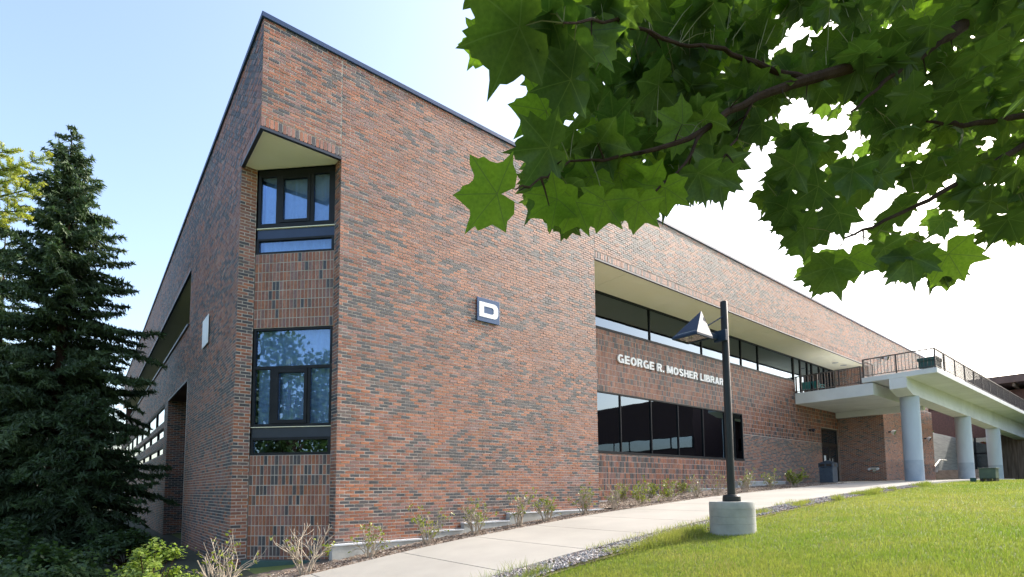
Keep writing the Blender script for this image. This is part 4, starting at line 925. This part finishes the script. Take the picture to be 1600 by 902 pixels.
def broadleaf(base, H, Rad, seed, label):
    r = np.random.default_rng(seed); base = np.array(base, float); t = thing('leafy_tree', label, 'tree', base, 0, 'leafy trees mirrored in the corner windows'); tk = MB()
    tk.tube([base+[0, 0, -.3], base+[.1, 0, H*.4], base+[0, .1, H*.8]], [.2, .14, .03], 10)
    cl = rvec(60)*r.uniform(.5, 1, (60, 1)); n = 3400
    for q in cl[:26]: tk.tube([base+[0, 0, H*.35], base+q*[Rad*.5, Rad*.5, H*.2]+[0, 0, H*.55], base+q*[Rad, Rad, H*.36]+[0, 0, H*.64]], [.06, .035, .01], 5)
    tk.obj('trunk', M['bark'], t)
    c = base+cl[r.integers(0, 60, n)]*[Rad, Rad, H*.36]+[0, 0, H*.64]+r.normal(0, .34, (n, 3))
    V, F = quads(c, r.normal(0, 1, (n, 3)), r.normal(0, 1, (n, 3)), r.uniform(.07, .13, n), r.uniform(.09, .16, n))
    put('crown', np_mesh('crown', V, F, M['bushleaf'], np.array([.07, .115, .03])*r.uniform(.6, 1.5, (n, 1))), t)
broadleaf((-11.5, -2.6, gy(-11.5)), 9.5, 2.6, 41, 'leafy tree standing out of frame to the left, mirrored in the corner windows')
broadleaf((-18, -7.5, gy(-18)), 12, 3.4, 43, 'farther leafy tree out of frame to the left, mirrored in the corner windows')

# ------------------------------------------------------------------ the maple overhead
POL = [(0, .86), (6, .68), (13, .67), (19, .58), (27, .53), (35, .61), (42, .67), (49, .86), (55, .66), (63, .67), (71, .57), (83, .48), (94, .54), (107, .67), (116, .51), (136, .45), (160, .34), (180, .08)]
half = [(r*math.sin(R(a)), r*math.cos(R(a))) for a, r in POL]
OUT = np.array([(-x, y) for x, y in half[1:-1]][::-1] + half)          # starts next to the base on the left, runs over the tip to the base
def leaf_mesh_arrays(seed, simple=False):
    r = np.random.default_rng(seed); o = OUT*(1+r.normal(0, .04, (len(OUT), 1))); n = len(o)
    def zz(p):
        rad = np.hypot(p[:, 0], p[:, 1]); a = np.arctan2(p[:, 0], p[:, 1])
        return -r0*rad**2 + wv*np.cos(a*6.0+ph)*rad*1.0 + cr*p[:, 0]*p[:, 1]
    wv = r.uniform(.04, .13); ph = r.normal(0, .5); r0 = r.uniform(.12, .65); cr = r.normal(0, .35)
    if simple:
        P = np.concatenate([[[0, .12]], o]); F = [(0, 1+(i+1) % n, 1+i) for i in range(n)]
    else:
        P = np.concatenate([[[0, .06]], o*.52+[0, .02], o]); F = [(0, 1+(i+1) % n, 1+i) for i in range(n)]
        for i in range(n): j = (i+1) % n; F += [(1+i, 1+j, 1+n+j), (1+i, 1+n+j, 1+n+i)]
    F = np.array(F)[:, ::-1] if False else np.array(F)
    V = np.concatenate([P, zz(P)[:, None]], 1); return V, F[:, ::-1].copy(), P
def maple_mat():
    m, t, n, p, o = new_mat('maple_leaf')
    uv = node(t, 'ShaderNodeUVMap', uv_map='leaf'); sp = t.nodes.new('ShaderNodeSeparateXYZ'); t.links.new(uv.outputs[0], sp.inputs[0])
    v = None
    for a in (0, 50, -50, 108, -108):
        cx, cy = math.cos(R(a)), math.sin(R(a))
        d = mth(t, 'ABSOLUTE', mth(t, 'SUBTRACT', mth(t, 'MULTIPLY', sp.outputs[0], cx), mth(t, 'MULTIPLY', sp.outputs[1], cy)))
        al = mth(t, 'ADD', mth(t, 'MULTIPLY', sp.outputs[0], cy), mth(t, 'MULTIPLY', sp.outputs[1], cx))
        on = mth(t, 'MULTIPLY', mth(t, 'LESS_THAN', d, .009), mth(t, 'GREATER_THAN', al, 0))
        v = on if v is None else mth(t, 'MAXIMUM', v, on)
    oi = t.nodes.new('ShaderNodeObjectInfo'); a = node(t, 'ShaderNodeAttribute', attribute_name='tint')
    nz = ramp(t, noise(t, 14, 4), .3, .7)
    c1 = mix(t, nz, (.036, .068, .026), (.052, .094, .032)); c1 = mix(t, 1.0, c1, a.outputs[0], 'MULTIPLY'); c1 = mix(t, v, c1, (.07, .115, .04))
    c2 = mix(t, nz, (.10, .20, .015), (.16, .29, .026)); c2 = mix(t, 1.0, c2, a.outputs[0], 'MULTIPLY'); c2 = mix(t, v, c2, (.19, .31, .04))
    t.links.new(c1, p.inputs['Base Color']); p.inputs['Roughness'].default_value = .5; p.inputs['Specular IOR Level'].default_value = .3
    tr = t.nodes.new('ShaderNodeBsdfTranslucent'); t.links.new(c2, tr.inputs[0]); mx = t.nodes.new('ShaderNodeMixShader'); mx.inputs[0].default_value = .42
    t.links.new(p.outputs[0], mx.inputs[1]); t.links.new(tr.outputs[0], mx.inputs[2]); t.links.new(mx.outputs[0], o.inputs[0]); return m
M['maple'] = maple_mat()
TB = np.array([4.6, -12.9, gy(4.6)])
mt = thing('maple_tree', 'overhanging maple branch with broad dark green leaves across the top right', 'tree', TB)
BRS = [([(1900, -150, 4.0), (1750, -90, 3.4), (1560, 5, 2.7), (1480, 55, 2.5), (1380, 95, 2.35), (1260, 125, 2.2), (1180, 150, 2.1), (1100, 205, 1.95), (1000, 243, 1.8), (890, 252, 1.7)], [.07, .055, .036, .030, .026, .022, .015, .011, .007, .0035]),
       ([(1260, 125, 2.2), (1195, 108, 2.15), (1130, 78, 2.1), (1060, 68, 2.0), (985, 45, 1.9)], [.014, .011, .008, .006, .0035]),
       ([(1490, 48, 2.5), (1440, 88, 2.42), (1400, 115, 2.35), (1368, 140, 2.3), (1330, 175, 2.2)], [.018, .014, .010, .007, .004]),
       ([(1900, 60, 4.0), (1700, 150, 3.2), (1597, 183, 2.9), (1500, 196, 2.7), (1448, 190, 2.6)], [.04, .025, .017, .012, .005]),
       ([(1700, 150, 3.2), (1597, 228, 2.8), (1530, 268, 2.6), (1450, 315, 2.45), (1380, 347, 2.3), (1320, 372, 2.2)], [.022, .016, .013, .010, .007, .004]),
       ([(1060, 68, 2.0), (960, 30, 1.7), (880, 36, 1.42)], [.006, .005, .003]),
       ([(890, 252, 1.7), (845, 282, 1.5), (806, 296, 1.36)], [.0035, .003, .002]),
       ([(1100, 205, 1.95), (1060, 270, 1.85), (1010, 310, 1.75)], [.007, .005, .003]),
       ([(1180, 150, 2.1), (1150, 215, 2.05), (1115, 270, 1.95)], [.006, .005, .003])]
bm_ = MB(); BS = []
bm_.tube([TB+[0, 0, -.4], TB+[0, .05, 1.4], TB+[-.1, .1, 3.0], TB+[0, .2, 5.2], TB+[.3, .1, 7.5]], [.24, .19, .15, .10, .03], 14)
bm_.obj('trunk', M['bark'], mt, smooth=True)
bm_ = MB(); fork = TB+[-.05, .1, 2.7]
bm_.tube([fork, (fork+at(1900, -150, 4.0))/2+[0, 0, .15], at(1900, -150, 4.0)], [.12, .09, .07], 10); bm_.tube([fork+[0, 0, -.3], at(1900, 60, 4.0)], [.09, .04], 10)
for pts, rad in BRS:
    P = np.array([at(*p) for p in pts]); k = np.arange(len(P)); f = np.linspace(0, len(P)-1, (len(P)-1)*4+1)
    Q = np.stack([np.interp(f, k, P[:, i]) for i in range(3)], 1); Q[1:-1] = (Q[:-2]+2*Q[1:-1]+Q[2:])/4
    Q[1:-1] += rng.normal(0, .004, Q[1:-1].shape); bm_.tube(Q, list(np.interp(f, k, rad)), 8); BS.append(Q[1:])
    for q in range(2, len(Q)-1, 2):              # spurs
        if rng.random() < .6:
            d = rng.normal(0, 1, 3); d /= np.linalg.norm(d); bm_.tube([Q[q], Q[q]+d*.03, Q[q]+d*.07+[0, 0, -.01]], [.004, .003, .0015], 4)
bm_.obj('branches', M['bark'], mt, smooth=True)
BSA = np.concatenate(BS); BPX = proj(BSA)
OUTL = np.array([(745, -5), (703, 65), (730, 98), (785, 104), (850, 82), (866, 96), (825, 120), (818, 165), (848, 188), (815, 212), (782, 222), (800, 250), (800, 290), (835, 320), (850, 362), (885, 368), (935, 362), (960, 352), (1002, 364), (1022, 345), (1065, 330), (1092, 314), (1128, 318), (1160, 295), (1140, 262), (1165, 235), (1222, 205), (1216, 262), (1172, 300), (1185, 332), (1232, 345), (1192, 378), (1262, 385), (1236, 452), (1302, 466), (1345, 440), (1382, 428), (1425, 440), (1472, 448), (1505, 440), (1530, 408), (1500, 392), (1550, 368), (1572, 388), (1640, 380), (1700, 300), (1700, -60), (745, -60)], float)
GAPS = [(1230, 25, 12), (1215, 78, 13), (1247, 78, 14), (1210, 190, 13), (1268, 190, 17), (1325, 228, 14), (906, 190, 10), (1010, 250, 14), (1240, 195, 10), (1420, 310, 14), (1350, 315, 10), (1310, 400, 22), (1250, 300, 8), (1292, 282, 8), (1335, 345, 14), (1535, 218, 9), (1465, 395, 16), (1360, 405, 10), (1150, 290, 4), (1297, 255, 8), (1000, 50, 5), (1390, 370, 10), (1275, 330, 10), (1560, 290, 7), (1190, 235, 20), (1160, 268, 10), (1380, 262, 6), (1432, 350, 9), (1480, 338, 9), (1446, 236, 5), (1405, 352, 9), (1502, 362, 8), (1550, 342, 8), (1270, 396, 11), (1236, 312, 9), (1402, 300, 8), (1345, 375, 9), (1520, 300, 6), (1575, 250, 6), (1480, 255, 5), (1118, 120, 5), (960, 120, 4), (1085, 60, 6)]
def inside(p):
    x, y = p; n = len(OUTL); c = False; j = n-1
    for i in range(n):
        xi, yi = OUTL[i]; xj, yj = OUTL[j]
        if (yi > y) != (yj > y) and x < (xj-xi)*(y-yi)/(yj-yi)+xi: c = not c
        j = i
    return c
TIPL = np.array([(r*math.sin(R(a)), r*math.cos(R(a)), -.12) for a, r in ((0, .75), (50, .74), (-50, .74), (108, .5), (-108, .5))])
def frame(nrm, tip):
    z = nrm/np.linalg.norm(nrm); y = tip-z*(tip@z); y /= np.linalg.norm(y); return np.stack([np.cross(y, z), y, z], 1)
def leaf_ok(b, Rm, s, tol=2):
    q = proj(b+(TIPL*s)@Rm.T); c = q[:3].mean(0); rp = .36*FPX*s/c[2]
    bad = sum(0 if inside(p[:2]) or p[0] > 1600 or p[1] < 0 else 1 for p in q)
    return bad < tol and all((c[0]-gx_)**2+(c[1]-gy_)**2 > (rp+gr*.9)**2 for gx_, gy_, gr in GAPS)
LM = []; LS = [leaf_mesh_arrays(60+i, True) for i in range(6)]
for i in range(8):
    V, F, P = leaf_mesh_arrays(50+i)
    t = np.ones((len(F), 3))*[(.8, .85, .9), (1, 1, 1), (1.15, 1.1, .9), (.9, 1, 1), (2.1, 2.0, 1.1), (.75, .8, .85), (1.0, .95, .8), (.85, .95, 1)][i]  # fifth tint is brighter: sun shining through put into the leaf colour
    LM.append(np_mesh('leaf', V, F, M['maple'], t, P, smooth=True))
pet = MB(); nleaf = 0
def put_leaf(b, Rm, s, k=None):
    o = bpy.data.objects.new('leaf', LM[rng.integers(0, 8) if k is None else k]); link(o, mt)
    mtx = Matrix([[*(Rm[i]*s), (b-wloc(mt))[i]] for i in range(3)] + [[0, 0, 0, 1]]); o.matrix_local = mtx
def petiole(b, tip, j):
    q = BSA[j]
    if np.linalg.norm(q-b) > .28: q = b+(q-b)*.28/np.linalg.norm(q-b)
    pet.tube([q, (q+b)/2+[0, 0, .012], b], [.0016, .0014, .0012], 4, cap=False)
def leaf_at(px, py, d, ang, s, tilt=(0, 0), k=None):
    """blade centre at a pixel; ang = tip direction on the picture, degrees clockwise from right"""
    t = CR*math.cos(R(ang))-CU*math.sin(R(ang)); V0 = at(px, py, d)-CAM; V0 /= np.linalg.norm(V0)
    nrm = V0*.8+np.array([0, 0, .35])+CR*tilt[0]+CU*tilt[1]; Rm = frame(nrm, t); b = at(px, py, d)-Rm[:, 1]*s*.25; put_leaf(b, Rm, s, k)
    petiole(b, t, int(np.argmin(np.linalg.norm(BSA-b, axis=1))))
HAND = [(755, 303, 1.34, 188, .148, 4), (782, 50, 1.42, 160, .21, 2), (838, 232, 1.55, 175, .15, 1), (872, 130, 1.55, 165, .15, 0), (856, 320, 1.6, 130, .13, 4), (893, 332, 1.65, 110, .13, 4), (940, 330, 1.7, 100, .125, 4), (995, 332, 1.72, 95, .125, 4), (1040, 308, 1.8, 90, .12, 4), (915, 290, 1.8, 120, .13, 4), (970, 285, 1.85, 80, .13, 4), (1095, 285, 1.85, 80, .13, 1), (1125, 290, 1.95, 85, .13, 1),
        (1290, 432, 2.0, 120, .15, 2), (1240, 355, 2.1, 165, .14, 1), (1225, 265, 2.05, 150, .15, 1), (1330, 415, 2.0, 85, .13, 4), (1490, 410, 2.1, 60, .16, 4), (1425, 415, 2.1, 85, .15, 1), (1585, 365, 2.5, 100, .12, 4), (1215, 330, 2.1, 150, .13, 0), (1385, 400, 2.15, 80, .14, 1), (1180, 205, 2.15, 120, .13, 0), (1250, 235, 2.2, 110, .14, 3), (1265, 300, 2.15, 140, .14, 5), (1300, 345, 2.15, 120, .14, 0), (1330, 280, 2.3, 100, .15, 3), (1205, 300, 2.1, 160, .10, 1)]
for h in HAND: leaf_at(h[0], h[1], h[2], h[3], h[4], (rng.normal(0, .12), rng.normal(0, .12)), h[5]); nleaf += 1
tries = 0; ANCH = []
while nleaf < 300 and tries < 30000:
    tries += 1; px, py = rng.uniform(730, 1610), rng.uniform(-20, 455)
    if not inside((px, py)): continue
    e = np.hypot(BPX[:, 0]-px, BPX[:, 1]-py); j = int(np.argmin(e+rng.uniform(0, 60, len(e))))
    d = BPX[j, 2]+abs(rng.normal(0, .28))+.05+(.2 if px > 1300 else 0); s = rng.uniform(.12, .185) if px < 1140 else rng.uniform(.10, .155)
    dv = np.array([px-BPX[j, 0], py-BPX[j, 1]+30]); dv = dv/(np.linalg.norm(dv)+1e-6)+np.array([-.35, .45])+rng.normal(0, .5, 2)
    t = CR*dv[0]-CU*dv[1]; V0 = at(px, py, d)-CAM; V0 /= np.linalg.norm(V0)
    Rm = frame(V0*.7+np.array([0, 0, .55])+rng.normal(0, .33, 3), t); b = at(px, py, d)-Rm[:, 1]*s*.25
    if not leaf_ok(b, Rm, s): continue
    put_leaf(b, Rm, s); petiole(b, t, j); nleaf += 1
pet.obj('petioles', M['bushleaf'] if False else pmat('petiole', (.10, .12, .04), (.16, .15, .05), rough=.6), mt, kind='stuff')
# the leaves behind and above, too many to single out
VV, FF, UU, TT, off = [], [], [], [], 0
def add_leaf(b, Rm, s):
    global off
    V, F, P = LS[rng.integers(0, 6)]; VV.append(b+(V*s)@Rm.T); FF.append(F+off); UU.append(P); TT.append(np.ones((len(F), 3))*rng.uniform(.7, 1.2)); off += len(V)
cnt = 0; tries = 0
while cnt < 700 and tries < 90000:
    tries += 1; px, py = rng.uniform(830, 1650), rng.uniform(-60, 440); d = rng.uniform(2.2, 4.8)
    if not inside((px, py)): continue
    s = rng.uniform(.12, .17); t = CR*rng.normal(-.3, .7)-CU*rng.normal(.4, .6); V0 = at(px, py, d)-CAM; V0 /= np.linalg.norm(V0)
    Rm = frame(V0*.5+np.array([0, 0, .8])+rng.normal(0, .3, 3), t); b = at(px, py, d)-Rm[:, 1]*s*.25
    if not leaf_ok(b, Rm, s): continue
    add_leaf(b, Rm, s); cnt += 1
cnt = 0
while cnt < 2300:
    p = np.array([3.5, -12.0, 4.3])+rvec(1)[0]*rng.random()**.4*np.array([3.6, 3.4, 2.5]); q = proj(p)
    if q[2] > -.3 and q[2] < 30 and q[0]/1 < 1690 and q[1] > -90: continue
    if np.linalg.norm(p-CAM) < .9: continue
    s = rng.uniform(.11, .16); Rm = frame(np.array([0, 0, 1.])+rng.normal(0, .35, 3), rng.normal(0, 1, 3)); add_leaf(p, Rm, s); cnt += 1
put('leafage', np_mesh('leafage', np.concatenate(VV), np.concatenate(FF), M['maple'], np.concatenate(TT), np.concatenate(UU)), mt, kind='stuff')
